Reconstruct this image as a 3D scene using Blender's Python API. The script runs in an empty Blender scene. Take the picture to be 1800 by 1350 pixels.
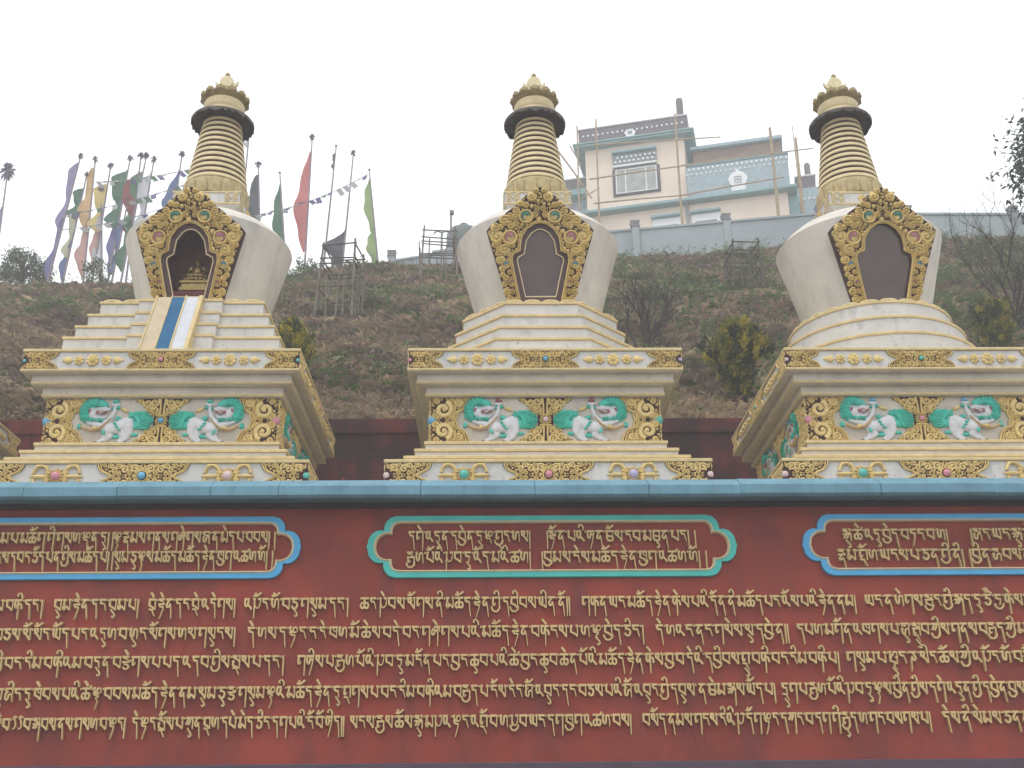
import bpy, bmesh, math, random
import numpy as np
from mathutils import Vector, Matrix

rnd = random.Random(7)
npr = np.random.default_rng(11)
scene = bpy.context.scene
col = scene.collection
R = math.radians
EYE = 1.6                        # height of the camera above the yard; the survey heights below are measured from the eye

# ------------------------------------------------------------------ camera
PITCH, YAW, ROLL, FOCAL = 0.3846, 0.0194, 0.0096, 2030.28 / 1800.0
cam_d = bpy.data.cameras.new('camera')
cam_d.sensor_fit = 'HORIZONTAL'
cam_d.sensor_width = 36.0
cam_d.lens = 36.0 * FOCAL
cam_d.clip_start = 0.1
cam_d.clip_end = 2000.0
cam = bpy.data.objects.new('camera', cam_d)
col.objects.link(cam)
cy_, sy_ = math.cos(YAW), math.sin(YAW)
right = Vector((cy_, -sy_, 0))
fwd = Vector((sy_ * math.cos(PITCH), cy_ * math.cos(PITCH), math.sin(PITCH)))
up = Vector((-sy_ * math.sin(PITCH), -cy_ * math.sin(PITCH), math.cos(PITCH)))
cr, sr = math.cos(ROLL), math.sin(ROLL)
r2 = right * cr - up * sr
u2 = right * sr + up * cr
m = Matrix((r2, u2, -fwd)).transposed().to_4x4()
m.translation = Vector((0, 0, EYE))
cam.matrix_world = m
scene.camera = cam

# ------------------------------------------------------------------ world: white overcast sky over a Nishita sky
SUN_EL, SUN_AZ = R(64), R(-36)          # azimuth measured from behind the viewer, negative = left
world = bpy.data.worlds.new('World')
scene.world = world
world.use_nodes = True
wn, wl = world.node_tree.nodes, world.node_tree.links
wn.clear()
sky = wn.new('ShaderNodeTexSky')
sky.sky_type = 'NISHITA'
sky.sun_disc = False
sky.sun_elevation = SUN_EL
sky.sun_rotation = R(180) + SUN_AZ
sky.air_density = 1.0
sky.dust_density = 4.0
mixw = wn.new('ShaderNodeMix'); mixw.data_type = 'RGBA'
mixw.inputs[0].default_value = 0.90
mixw.inputs[7].default_value = (12.6, 12.9, 13.2, 1)
bg = wn.new('ShaderNodeBackground'); bg.inputs[1].default_value = 0.10
wo = wn.new('ShaderNodeOutputWorld')
wl.new(sky.outputs[0], mixw.inputs[6]); wl.new(mixw.outputs[2], bg.inputs[0]); wl.new(bg.outputs[0], wo.inputs[0])

sun_d = bpy.data.lights.new('sun', 'SUN')
sun_d.energy = 1.0
sun_d.angle = R(14)
sun_d.color = (1.0, 0.96, 0.9)
sun = bpy.data.objects.new('sun', sun_d)
col.objects.link(sun)
sdir = Vector((math.sin(SUN_AZ) * math.cos(SUN_EL), -math.cos(SUN_AZ) * math.cos(SUN_EL), math.sin(SUN_EL)))
sun.rotation_euler = sdir.to_track_quat('Z', 'Y').to_euler()
sun.location = sdir * 40

scene.view_settings.view_transform = 'Standard'
scene.view_settings.look = 'None'
scene.view_settings.exposure = 0.2
scene.view_settings.gamma = 1.0
scene.view_settings.use_curve_mapping = False
scene.cycles.max_bounces = 6
scene.cycles.diffuse_bounces = 3
scene.cycles.glossy_bounces = 3
scene.cycles.transmission_bounces = 3
scene.cycles.volume_bounces = 2
scene.cycles.use_denoising = True

# ------------------------------------------------------------------ materials
def mat(name, c, rough=0.75, var=0.12, scale=6.0, bump=0.0, bscale=40.0, stain=None, streak=None, chips=None, spec=0.3, metal=0.0, attr=False, trans=0.0):
    """procedural paint: base colour, soft mottling, optional mildew stains, run-down streaks and flaked chips (all in world space)"""
    mt = bpy.data.materials.new(name); mt.use_nodes = True
    n, l = mt.node_tree.nodes, mt.node_tree.links
    b = n['Principled BSDF']
    b.inputs['Roughness'].default_value = rough
    b.inputs['Metallic'].default_value = metal
    b.inputs['Specular IOR Level'].default_value = spec
    geo = n.new('ShaderNodeNewGeometry')
    if attr:
        a = n.new('ShaderNodeAttribute'); a.attribute_name = 'Col'; cur = a.outputs['Color']
    else:
        rgb = n.new('ShaderNodeRGB'); rgb.outputs[0].default_value = (*c, 1); cur = rgb.outputs[0]
    def noise(sc, detail=4.0, stretch=None, rough_=0.55):
        nz = n.new('ShaderNodeTexNoise'); nz.inputs['Scale'].default_value = sc; nz.inputs['Detail'].default_value = detail; nz.inputs['Roughness'].default_value = rough_
        if stretch:
            mp = n.new('ShaderNodeMapping'); mp.inputs['Scale'].default_value = stretch
            l.new(geo.outputs['Position'], mp.inputs[0]); l.new(mp.outputs[0], nz.inputs['Vector'])
        else:
            l.new(geo.outputs['Position'], nz.inputs['Vector'])
        return nz.outputs['Fac']
    def ramp(src, lo, hi, a=0.0, bb=1.0):
        r = n.new('ShaderNodeMapRange'); r.inputs[1].default_value = lo; r.inputs[2].default_value = hi; r.inputs[3].default_value = a; r.inputs[4].default_value = bb
        l.new(src, r.inputs[0]); return r.outputs[0]
    def mix(fac, ca, cb, mode='MIX'):
        x = n.new('ShaderNodeMix'); x.data_type = 'RGBA'; x.blend_type = mode
        if isinstance(fac, float): x.inputs[0].default_value = fac
        else: l.new(fac, x.inputs[0])
        l.new(ca, x.inputs[6])
        if isinstance(cb, tuple): x.inputs[7].default_value = (*cb, 1)
        else: l.new(cb, x.inputs[7])
        return x.outputs[2]
    if var:
        v = ramp(noise(scale), 0.3, 0.7, 1 - var, 1 + var)
        cmb = n.new('ShaderNodeCombineColor')
        for i in range(3): l.new(v, cmb.inputs[i])
        cur = mix(1.0, cur, cmb.outputs[0], 'MULTIPLY')
    if stain:
        sc, lo, hi, amt, scol = stain
        cur = mix(ramp(noise(sc, 6, None, 0.65), lo, hi, 0, amt), cur, scol)
    if streak:
        sc, lo, hi, amt, scol = streak
        cur = mix(ramp(noise(sc, 5, (1, 1, 0.14), 0.6), lo, hi, 0, amt), cur, scol)
    if chips:
        sc, lo, hi, amt, scol = chips
        cur = mix(ramp(noise(sc, 8, None, 0.7), lo, hi, 0, amt), cur, scol)
    l.new(cur, b.inputs['Base Color'])
    if bump:
        bp = n.new('ShaderNodeBump'); bp.inputs['Strength'].default_value = bump; bp.inputs['Distance'].default_value = 0.01
        l.new(noise(bscale, 5), bp.inputs['Height']); l.new(bp.outputs[0], b.inputs['Normal'])
    if trans:
        tr = n.new('ShaderNodeBsdfTranslucent'); ms = n.new('ShaderNodeMixShader'); ms.inputs[0].default_value = trans
        l.new(cur, tr.inputs['Color'])
        out = n['Material Output']
        l.new(b.outputs[0], ms.inputs[1]); l.new(tr.outputs[0], ms.inputs[2]); l.new(ms.outputs[0], out.inputs[0])
    return mt

M = {}
M['stucco'] = mat('cream_stucco', (.57, .51, .43), .8, .12, 2.6, .3, 60, stain=(4.5, .54, .74, .5, (.29, .27, .25)), streak=(9, .55, .80, .5, (.33, .31, .29)), chips=(30, .70, .75, .5, (.22, .20, .19)))
M['white'] = mat('whitewash', (.58, .565, .535), .8, .10, 3, .3, 60, stain=(6.0, .53, .68, .6, (.33, .335, .34)), streak=(11, .54, .78, .5, (.34, .34, .34)), chips=(22, .63, .67, .8, (.13, .13, .13)))
M['bell'] = mat('bell_paint', (.64, .60, .54), .75, .08, 1.6, .2, 50, stain=(2.2, .52, .75, .35, (.36, .345, .325)), streak=(5, .48, .76, .55, (.37, .35, .33)), chips=(14, .68, .72, .7, (.22, .22, .22)))
M['trim'] = mat('pale_gold_trim', (.61, .48, .25), .6, .14, 9, .15, 60, stain=(7, .58, .8, .5, (.36, .27, .15)))
M['gold'] = mat('gold_paint', (.66, .495, .20), .48, .16, 14, .12, 80, stain=(9, .6, .85, .45, (.30, .21, .08)), spec=.45)
M['goldold'] = mat('weathered_gold', (.61, .45, .17), .55, .2, 12, .15, 80, stain=(9, .5, .8, .6, (.30, .22, .09)), spec=.4)
M['ring'] = mat('ring_cream_gold', (.60, .49, .28), .55, .1, 8, .1, 60, streak=(14, .55, .85, .4, (.42, .34, .2)))
M['maroon'] = mat('maroon_ground', (.042, .012, .013), .7, .2, 10)
M['groove'] = mat('groove_brown', (.050, .020, .018), .8, .2, 10)
M['parasol'] = mat('blackened_metal', (.048, .036, .033), .55, .3, 14, .3, 40, spec=.4)
M['teal'] = mat('turquoise_paint', (.06, .49, .385), .5, .14, 18, stain=(20, .62, .8, .35, (.30, .55, .48)))
M['lionwhite'] = mat('relief_white', (.62, .62, .64), .55, .06, 12)
M['mouth'] = mat('mouth_pink', (.30, .11, .12), .5, .15, 20)
M['claw'] = mat('claw_dark', (.05, .04, .04), .5, .1, 20)
M['garland'] = mat('garland_tan', (.50, .35, .18), .6, .2, 30)
M['stone_blue'] = mat('gem_blue', (.12, .36, .56), .35, .12, 30, spec=.5)
M['stone_pink'] = mat('gem_pink', (.56, .22, .27), .35, .12, 30, spec=.5)
M['stone_teal'] = mat('gem_teal', (.08, .42, .36), .35, .12, 30, spec=.5)
M['stone_pale'] = mat('gem_pale_pink', (.62, .46, .46), .4, .1, 30, spec=.5)
M['stone_lilac'] = mat('gem_lilac', (.40, .36, .52), .4, .1, 30, spec=.5)
M['stone_red'] = mat('jewel_red', (.26, .06, .06), .4, .1, 30, spec=.5)
M['comma_teal'] = mat('inlay_teal', (.02, .17, .13), .4, .1, 20, spec=.5)
M['comma_pink'] = mat('inlay_rose', (.36, .13, .17), .4, .1, 20, spec=.5)
M['comma_blue'] = mat('inlay_blue', (.08, .24, .36), .4, .1, 20, spec=.5)
M['niche'] = mat('niche_maroon', (.125, .036, .040), .75, .15, 6)
M['board'] = mat('niche_board', (.115, .065, .070), .6, .15, 6)
M['cream'] = mat('cream_line', (.70, .57, .36), .6, .1, 10)
M['bronze'] = mat('aged_bronze', (.32, .23, .09), .38, .2, 20, metal=.75)
M['tan'] = mat('stair_tan', (.66, .55, .40), .75, .08, 8)
M['blue'] = mat('stair_blue', (.035, .16, .32), .65, .12, 10)
M['stairwhite'] = mat('stair_white', (.70, .72, .76), .75, .06, 8)
M['redwall'] = mat('red_wall_paint', (.265, .042, .027), .72, .18, 1.1, .12, 50, stain=(1.7, .48, .70, .65, (.150, .036, .032)), streak=(4.2, .48, .72, .65, (.130, .036, .036)), chips=(24, .70, .735, .7, (.42, .34, .32)))
M['frieze'] = mat('dark_frieze', (.040, .026, .030), .7, .2, 4, .1, 40)
M['basestrip'] = mat('purple_base', (.085, .060, .085), .75, .15, 4, .1, 40, chips=(30, .72, .78, .5, (.3, .28, .3)))
M['coping'] = mat('blue_coping', (.135, .28, .36), .6, .14, 3, .12, 50, stain=(4, .48, .72, .65, (.085, .20, .26)), streak=(14, .52, .78, .5, (.06, .15, .19)), chips=(30, .70, .74, .7, (.5, .58, .60)))
M['letter'] = mat('letter_gold', (.58, .42, .195), .55, .12, 7, stain=(8, .6, .85, .4, (.40, .26, .09)))
M['sky_blue'] = mat('cartouche_blue', (.085, .38, .66), .55, .1, 4, stain=(7, .58, .85, .4, (.09, .26, .42)))
M['turq'] = mat('cartouche_turquoise', (.07, .47, .42), .55, .1, 4, stain=(7, .58, .85, .4, (.05, .30, .28)))
M['retain'] = mat('old_maroon_wall', (.135, .026, .024), .85, .4, 1.6, .4, 30, stain=(1.5, .42, .60, .92, (.022, .014, .017)), streak=(4.5, .46, .66, .85, (.026, .015, .018)), chips=(6, .66, .70, .8, (.36, .30, .30)))
M['ochre'] = mat('orange_patch', (.32, .065, .03), .85, .25, 6)
M['soil'] = mat('hill_soil', (.20, .150, .110), .95, .4, 1.1, .6, 9, stain=(.6, .45, .65, .6, (.115, .130, .060)))
M['earth'] = mat('yard_ground', (.14, .13, .115), .95, .25, .8, .3, 14)
M['concrete'] = mat('terrace_concrete', (.30, .28, .26), .9, .2, 1.5, .3, 20)
M['grass'] = mat('grass_blades', (0, 0, 0), .85, 0, attr=True, spec=.1, trans=.4)
M['leaf'] = mat('leaf_colours', (0, 0, 0), .65, 0, attr=True, spec=.25, trans=.12)
M['bark'] = mat('bark', (.085, .065, .05), .9, .3, 20, .5, 30)
M['twig'] = mat('twig_brown', (.045, .036, .032), .9, .2, 14)
M['bamboo'] = mat('old_bamboo', (.15, .125, .095), .8, .3, 7)
M['bamboodark'] = mat('dark_bamboo', (.075, .062, .050), .85, .3, 7)
M['scaffold'] = mat('scaffold_bamboo', (.32, .24, .15), .8, .25, 5)
M['greywall'] = mat('grey_compound_wall', (.29, .33, .35), .85, .1, 1.0, .2, 20, stain=(.9, .5, .75, .5, (.20, .24, .26)), streak=(2.2, .55, .8, .4, (.19, .22, .24)))
M['capstone'] = mat('pillar_cap', (.20, .21, .22), .9, .2, 5)
M['peach'] = mat('peach_plaster_hazed', (.74, .63, .53), .85, .06, 1.0, .1, 20, stain=(1.1, .62, .7, .6, (.74, .68, .62)))  # plaster lightened: part of the mist is mixed into the paint
M['eave'] = mat('eave_teal_hazed', (.24, .38, .40), .8, .1, 2)  # teal paled, distance haze put into the colour
M['parapet'] = mat('parapet_maroon_hazed', (.15, .13, .15), .85, .25, 12, .3, 30)  # maroon greyed and lifted by haze painted into the base colour
M['bandblue'] = mat('band_bluegrey_hazed', (.31, .40, .44), .85, .2, 10, .3, 30)  # blue-grey made paler with painted-in mist
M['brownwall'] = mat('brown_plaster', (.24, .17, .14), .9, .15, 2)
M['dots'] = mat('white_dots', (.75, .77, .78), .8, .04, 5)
M['frame_dark'] = mat('window_surround', (.085, .085, .10), .6, .1, 5)
M['alum'] = mat('window_frame', (.70, .72, .73), .5, .04, 5)
M['valance'] = mat('valance_grey', (.24, .28, .30), .8, .1, 5)
M['tank'] = mat('tank_plastic', (.10, .13, .12), .5, .1, 4)
M['steel'] = mat('lamp_steel', (.16, .17, .18), .6, .1, 5)
M['crown'] = mat('antique_crown_gold', (.30, .225, .10), .6, .25, 14, .3, 60, stain=(12, .5, .75, .6, (.14, .10, .06)))
M['lotus'] = mat('dull_lotus_gold', (.44, .35, .175), .6, .2, 12, .25, 60, stain=(10, .5, .75, .5, (.26, .20, .11)))
M['sundisc'] = mat('pale_sun_disc', (.66, .58, .36), .6, .1, 20)
M['tuft'] = mat('pole_tuft', (.20, .20, .27), .9, .3, 9)
M['pole'] = mat('flag_pole', (.24, .20, .24), .8, .2, 6)

def glass(name, c, rough=.06):
    mt = mat(name, c, rough, .25, 3.0, spec=.6)
    return mt
M['pane'] = glass('dark_glass', (.075, .042, .036), .16)
M['winpane'] = glass('curtained_glass', (.30, .33, .31), .2)

def cloth(name, c):
    return mat(name, c, .85, .1, 3, trans=.35)
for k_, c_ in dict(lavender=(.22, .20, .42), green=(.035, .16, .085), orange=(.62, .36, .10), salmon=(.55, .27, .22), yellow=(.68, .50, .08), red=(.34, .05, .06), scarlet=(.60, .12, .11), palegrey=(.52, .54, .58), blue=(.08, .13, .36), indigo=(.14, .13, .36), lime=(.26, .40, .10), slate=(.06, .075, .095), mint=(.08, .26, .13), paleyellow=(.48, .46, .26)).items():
    c_ = tuple(v * .72 + .28 * (.30 * c_[0] + .45 * c_[1] + .25 * c_[2] + .10) for v in c_)  # pulls every cloth towards grey, a veil of haze put into the colour
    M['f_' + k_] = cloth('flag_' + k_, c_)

# ------------------------------------------------------------------ mesh building
class MB:
    def __init__(s): s.v, s.f = [], []
    def add(s, vs, fs):
        o = len(s.v); s.v += [tuple(p) for p in vs]; s.f += [tuple(i + o for i in q) for q in fs]; return s
    def box(s, x0, x1, y0, y1, z0, z1):
        return s.add([(x0, y0, z0), (x1, y0, z0), (x1, y1, z0), (x0, y1, z0), (x0, y0, z1), (x1, y0, z1), (x1, y1, z1), (x0, y1, z1)],
                     [(3, 2, 1, 0), (4, 5, 6, 7), (0, 1, 5, 4), (1, 2, 6, 5), (2, 3, 7, 6), (3, 0, 4, 7)])
    def sq(s, a, z0, z1): return s.box(-a, a, -a, a, z0, z1)
    def prism(s, poly, w0, w1):
        """polygon in the (x, z) plane, from y=-w1 (front) to y=-w0"""
        n = len(poly)
        vs = [(x, -w1, z) for x, z in poly] + [(x, -w0, z) for x, z in poly]
        fs = [tuple(range(n)), tuple(range(2 * n - 1, n - 1, -1))] + [((i + 1) % n, i, n + i, n + (i + 1) % n) for i in range(n)]
        return s.add(vs, fs)
    def loft(s, rings, cap0=True, cap1=True, closed=True):
        n = len(rings[0]); vs = [p for r in rings for p in r]; fs = []
        for k in range(len(rings) - 1):
            for i in range(n if closed else n - 1):
                j = (i + 1) % n; fs.append((k * n + i, k * n + j, (k + 1) * n + j, (k + 1) * n + i))
        if cap0: fs.append(tuple(range(n - 1, -1, -1)))
        if cap1: fs.append(tuple(range((len(rings) - 1) * n, len(rings) * n)))
        return s.add(vs, fs)
    def lathe(s, prof, n=32, c=(0, 0), cap0=True, cap1=True):
        return s.loft([[(c[0] + r * math.cos(2 * math.pi * i / n), c[1] + r * math.sin(2 * math.pi * i / n), z) for i in range(n)] for r, z in prof], cap0, cap1)
    def tube(s, pts, rad, n=6):
        pts = [Vector(p) for p in pts]; rings = []
        if not hasattr(rad, '__len__'): rad = [rad] * len(pts)
        for i, p in enumerate(pts):
            d = (pts[min(i + 1, len(pts) - 1)] - pts[max(i - 1, 0)])
            d = d.normalized() if d.length > 1e-9 else Vector((0, 0, 1))
            a = d.cross(Vector((0, 0, 1)) if abs(d.z) < .9 else Vector((1, 0, 0))).normalized(); b = d.cross(a)
            rings.append([tuple(p + (a * math.cos(2 * math.pi * k / n) + b * math.sin(2 * math.pi * k / n)) * rad[i]) for k in range(n)])
        return s.loft(rings)
    def ell(s, c, r, n=14, m=9):
        rings = []
        for j in range(m + 1):
            t = math.pi * (j / m) - math.pi / 2; t = max(-1.54, min(1.54, t))
            rings.append([(c[0] + r[0] * math.cos(t) * math.cos(2 * math.pi * i / n), c[1] + r[1] * math.cos(t) * math.sin(2 * math.pi * i / n), c[2] + r[2] * math.sin(t)) for i in range(n)])
        return s.loft(rings)
    def ribbon(s, pts, wid, w0=0.0, h=.02, dome=True, closed=False):
        """raised stroke in the panel plane (u, v); outward is -y"""
        n = len(pts)
        if not hasattr(wid, '__len__'): wid = [wid] * n
        sec = ((-.5, 0), (-.36, .72), (0, 1), (.36, .72), (.5, 0)) if dome else ((-.5, 0), (-.47, 1), (.47, 1), (.5, 0))
        rings = []
        for i in range(n):
            if closed: a, b = pts[i - 1], pts[(i + 1) % n]
            else: a, b = pts[max(i - 1, 0)], pts[min(i + 1, n - 1)]
            dx, dy = b[0] - a[0], b[1] - a[1]; L = math.hypot(dx, dy) or 1
            nx, ny = -dy / L, dx / L; k = 1.0
            if 0 < i < n - 1 or closed:
                p, q = pts[i - 1], pts[i]; ex, ey = q[0] - p[0], q[1] - p[1]; eL = math.hypot(ex, ey) or 1
                k = min(1.5, 1 / max(.5, abs(nx * -ey / eL + ny * ex / eL)))
            rings.append([(pts[i][0] + nx * o * wid[i] * k, -(w0 + hh * h * (min(1, wid[i] / max(wid)) ** .5 if dome else 1)), pts[i][1] + ny * o * wid[i] * k) for o, hh in sec])
        if closed: rings.append(rings[0])
        m_ = len(sec); vs = [p for r in rings for p in r]; fs = []
        for j in range(len(rings) - 1):
            for i in range(m_ - 1): fs.append((j * m_ + i, (j + 1) * m_ + i, (j + 1) * m_ + i + 1, j * m_ + i + 1))
        if not closed:
            fs.append(tuple(range(m_))); e = (len(rings) - 1) * m_; fs.append(tuple(range(e + m_ - 1, e - 1, -1)))
        return s.add(vs, fs)
    def mesh(s, name, material, bevel=0.0, smooth=False, dz=0.0, seg=1, crease=.75):
        me = bpy.data.meshes.new(name)
        vs = [(x, y, z + dz) for x, y, z in s.v] if dz else s.v
        me.from_pydata(vs, [], s.f)
        bm = bmesh.new(); bm.from_mesh(me)
        bmesh.ops.recalc_face_normals(bm, faces=bm.faces)
        if bevel:
            ed = [e for e in bm.edges if len(e.link_faces) == 2 and e.calc_face_angle(0) > .5]
            bmesh.ops.bevel(bm, geom=ed, offset=bevel, segments=seg, profile=.6, affect='EDGES', clamp_overlap=True)
        if smooth:
            for f in bm.faces: f.smooth = True
            for e in bm.edges:
                if len(e.link_faces) == 2 and e.calc_face_angle(0) > crease: e.smooth = False
        bm.to_mesh(me); bm.free()
        me.materials.append(M[material] if isinstance(material, str) else material)
        return me

def put(name, me, parent=None, loc=(0, 0, 0), rz=0.0, rx=0.0, scale=(1, 1, 1)):
    o = bpy.data.objects.new(name, me); col.objects.link(o)
    o.location = loc; o.rotation_euler = (rx, 0, rz); o.scale = scale
    if parent is not None: o.parent = parent
    return o
def thing(name, label, cat, loc=(0, 0, 0), rz=0.0, group=None):
    o = put(name, None, None, loc, rz); o.empty_display_size = .2
    return tag(o, label, cat, group)
def tag(o, label=None, cat=None, group=None, kind=None):
    if label: o['label'] = label
    if cat: o['category'] = cat
    if group: o['group'] = group
    if kind: o['kind'] = kind
    return o
def copy_tree(o, parent=None):
    c = o.copy(); col.objects.link(c); c.parent = parent
    for ch in list(o.children): copy_tree(ch, c)
    return c
def chaikin(p, n=1, closed=False):
    for _ in range(n):
        q = []
        rng = range(len(p)) if closed else range(len(p) - 1)
        for i in rng:
            a, b = p[i], p[(i + 1) % len(p)]
            q += [(a[0] * .75 + b[0] * .25, a[1] * .75 + b[1] * .25), (a[0] * .25 + b[0] * .75, a[1] * .25 + b[1] * .75)]
        p = q if closed else [p[0]] + q + [p[-1]]
    return p
def resample(p, n, closed=False):
    q = p + [p[0]] if closed else p
    d = [0]
    for i in range(len(q) - 1): d.append(d[-1] + math.hypot(q[i + 1][0] - q[i][0], q[i + 1][1] - q[i][1]))
    out = []
    for k in range(n):
        t = d[-1] * k / (n if closed else n - 1); i = 0
        while i < len(d) - 2 and d[i + 1] < t: i += 1
        s_ = (t - d[i]) / max(1e-9, d[i + 1] - d[i])
        out.append((q[i][0] + (q[i + 1][0] - q[i][0]) * s_, q[i][1] + (q[i + 1][1] - q[i][1]) * s_))
    return out

# ------------------------------------------------------------------ setting: yard, terrace, hillside
def zc(x): return 16.38 + .057 * x
def vnoise(x, y, s=0.0):
    return (math.sin(1.3 * x + 2.1 * y + s) + math.sin(2.7 * x - 1.9 * y + 1.7 + s * 2) * .6 + math.sin(5.1 * x + 4.3 * y + .6 + s) * .35 + math.sin(-8.3 * x + 7.1 * y + 2.2) * .2) / 2.15
def hill_z(x, y):
    if y <= 31: z = 5.85 + (zc(x) - 5.85) * (y - 16) / 15
    else: z = zc(x) + .02 * (y - 31)
    t = max(0.0, min(1.0, (y - 16) / 2.0)) * max(0.0, min(1.0, (33.5 - y) / 2.0))
    fold = math.sin((y - 16) * 2.35 + 1.4 * math.sin(x * .45) + .7 * math.sin(x * 1.1 + 1)) 
    z += t * (.13 * fold + .10 * vnoise(x * .55, y * .55) + .035 * vnoise(x * 1.7, y * 1.9, 3))
    return z + EYE

g = MB().add([(-70, -24, 0), (70, -24, 0), (70, 16.3, 0), (-70, 16.3, 0)], [(0, 1, 2, 3)])
tag(put('ground', g.mesh('ground', 'earth')), kind='structure')
g = MB().box(-40, 40, 10.72, 16.0, 2.0, 3.15 + EYE)
tag(put('terrace', g.mesh('terrace', 'concrete')), kind='structure')
xs = np.concatenate([np.arange(-68, -24, 4), np.arange(-24, 24.1, .3), np.arange(28, 69, 4)])
ys = np.concatenate([np.arange(16.0, 34, .3), [35, 37, 40, 45, 52, 60, 75, 90]])
vs = [(float(x), float(y), hill_z(float(x), float(y))) for y in ys for x in xs]
nx_ = len(xs)
fs = [(j * nx_ + i, j * nx_ + i + 1, (j + 1) * nx_ + i + 1, (j + 1) * nx_ + i) for j in range(len(ys) - 1) for i in range(nx_ - 1)]
tag(put('hillside', MB().add(vs, fs).mesh('hillside', 'soil', smooth=True)), kind='structure')

# ------------------------------------------------------------------ inscription wall
WY = 10.5
wall = thing('inscription_wall', 'long red wall with raised gold script under a blue coping', 'wall', (0, WY, 0))
put('wall_face', MB().box(-14, 16, 0, .25, .716 + EYE, 2.993 + EYE).mesh('wall_face', 'redwall'), wall)
put('frieze_band', MB().box(-14, 16, -.03, .25, 2.993 + EYE, 3.042 + EYE).mesh('frieze_band', 'frieze', .004), wall)
put('base_band', MB().box(-14, 16, -.012, .25, 0, .716 + EYE).mesh('base_band', 'basestrip', .006), wall)
xj = -14.0
while xj < 15.9:
    L_ = min(rnd.choice((.62, .85, 1.05, 1.3, 1.55)), 16 - xj)
    dz_, dy_ = rnd.uniform(-.004, .004), rnd.uniform(-.005, .005)
    prof = [(-.27, 3.018), (-.30, 3.040), (-.30, 3.126), (-.292, 3.134), (-.15, 3.222), (-.13, 3.228), (.25, 3.228), (.25, 3.0423), (-.20, 3.0423), (-.20, 3.018)]
    rr = [[(x, p + dy_, z + dz_ + EYE) for p, z in prof] for x in (xj + .0015, xj + L_ - .0015)]
    put('coping_slab', MB().loft(rr).mesh('coping_slab', 'coping', .003), wall)
    xj += L_

# Tibetan letters drawn as strokes: head line at y=0, foot at -1, long legs to -1.8.  B bar, K broad stroke, N fine stroke, L long leg, D short leg
GL = {}
def gdef(src):
    for ln in src.strip().split('\n'):
        t = ln.split(); st = []
        for s_ in t[2:]:
            k, a = s_[0], s_[1:]
            if k == 'B':
                p = [float(q) for q in a.split(',')]; st.append((.2, [(p[0], -.06), (p[1], -.06)], 0))
            elif k == 'L':
                p = [float(q) for q in a.split(',')]; x2 = p[1] if len(p) > 1 else p[0]
                st.append((.145, [(p[0], -.02), (p[0] * .5 + x2 * .5, -.95), (x2, -1.8)], 1))
            elif k == 'D':
                x = float(a); st.append((.15, [(x, -.02), (x + .01, -.6), (x + .02, -1.02)], 1))
            else:
                p = [tuple(float(v) for v in q.split(',')) for q in a.split('/')]
                st.append((.175 if k == 'K' else .125, chaikin(p, 1) if len(p) > 2 else p, 0 if k == 'K' else 1))
        GL[t[0]] = (float(t[1]), st)
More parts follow.
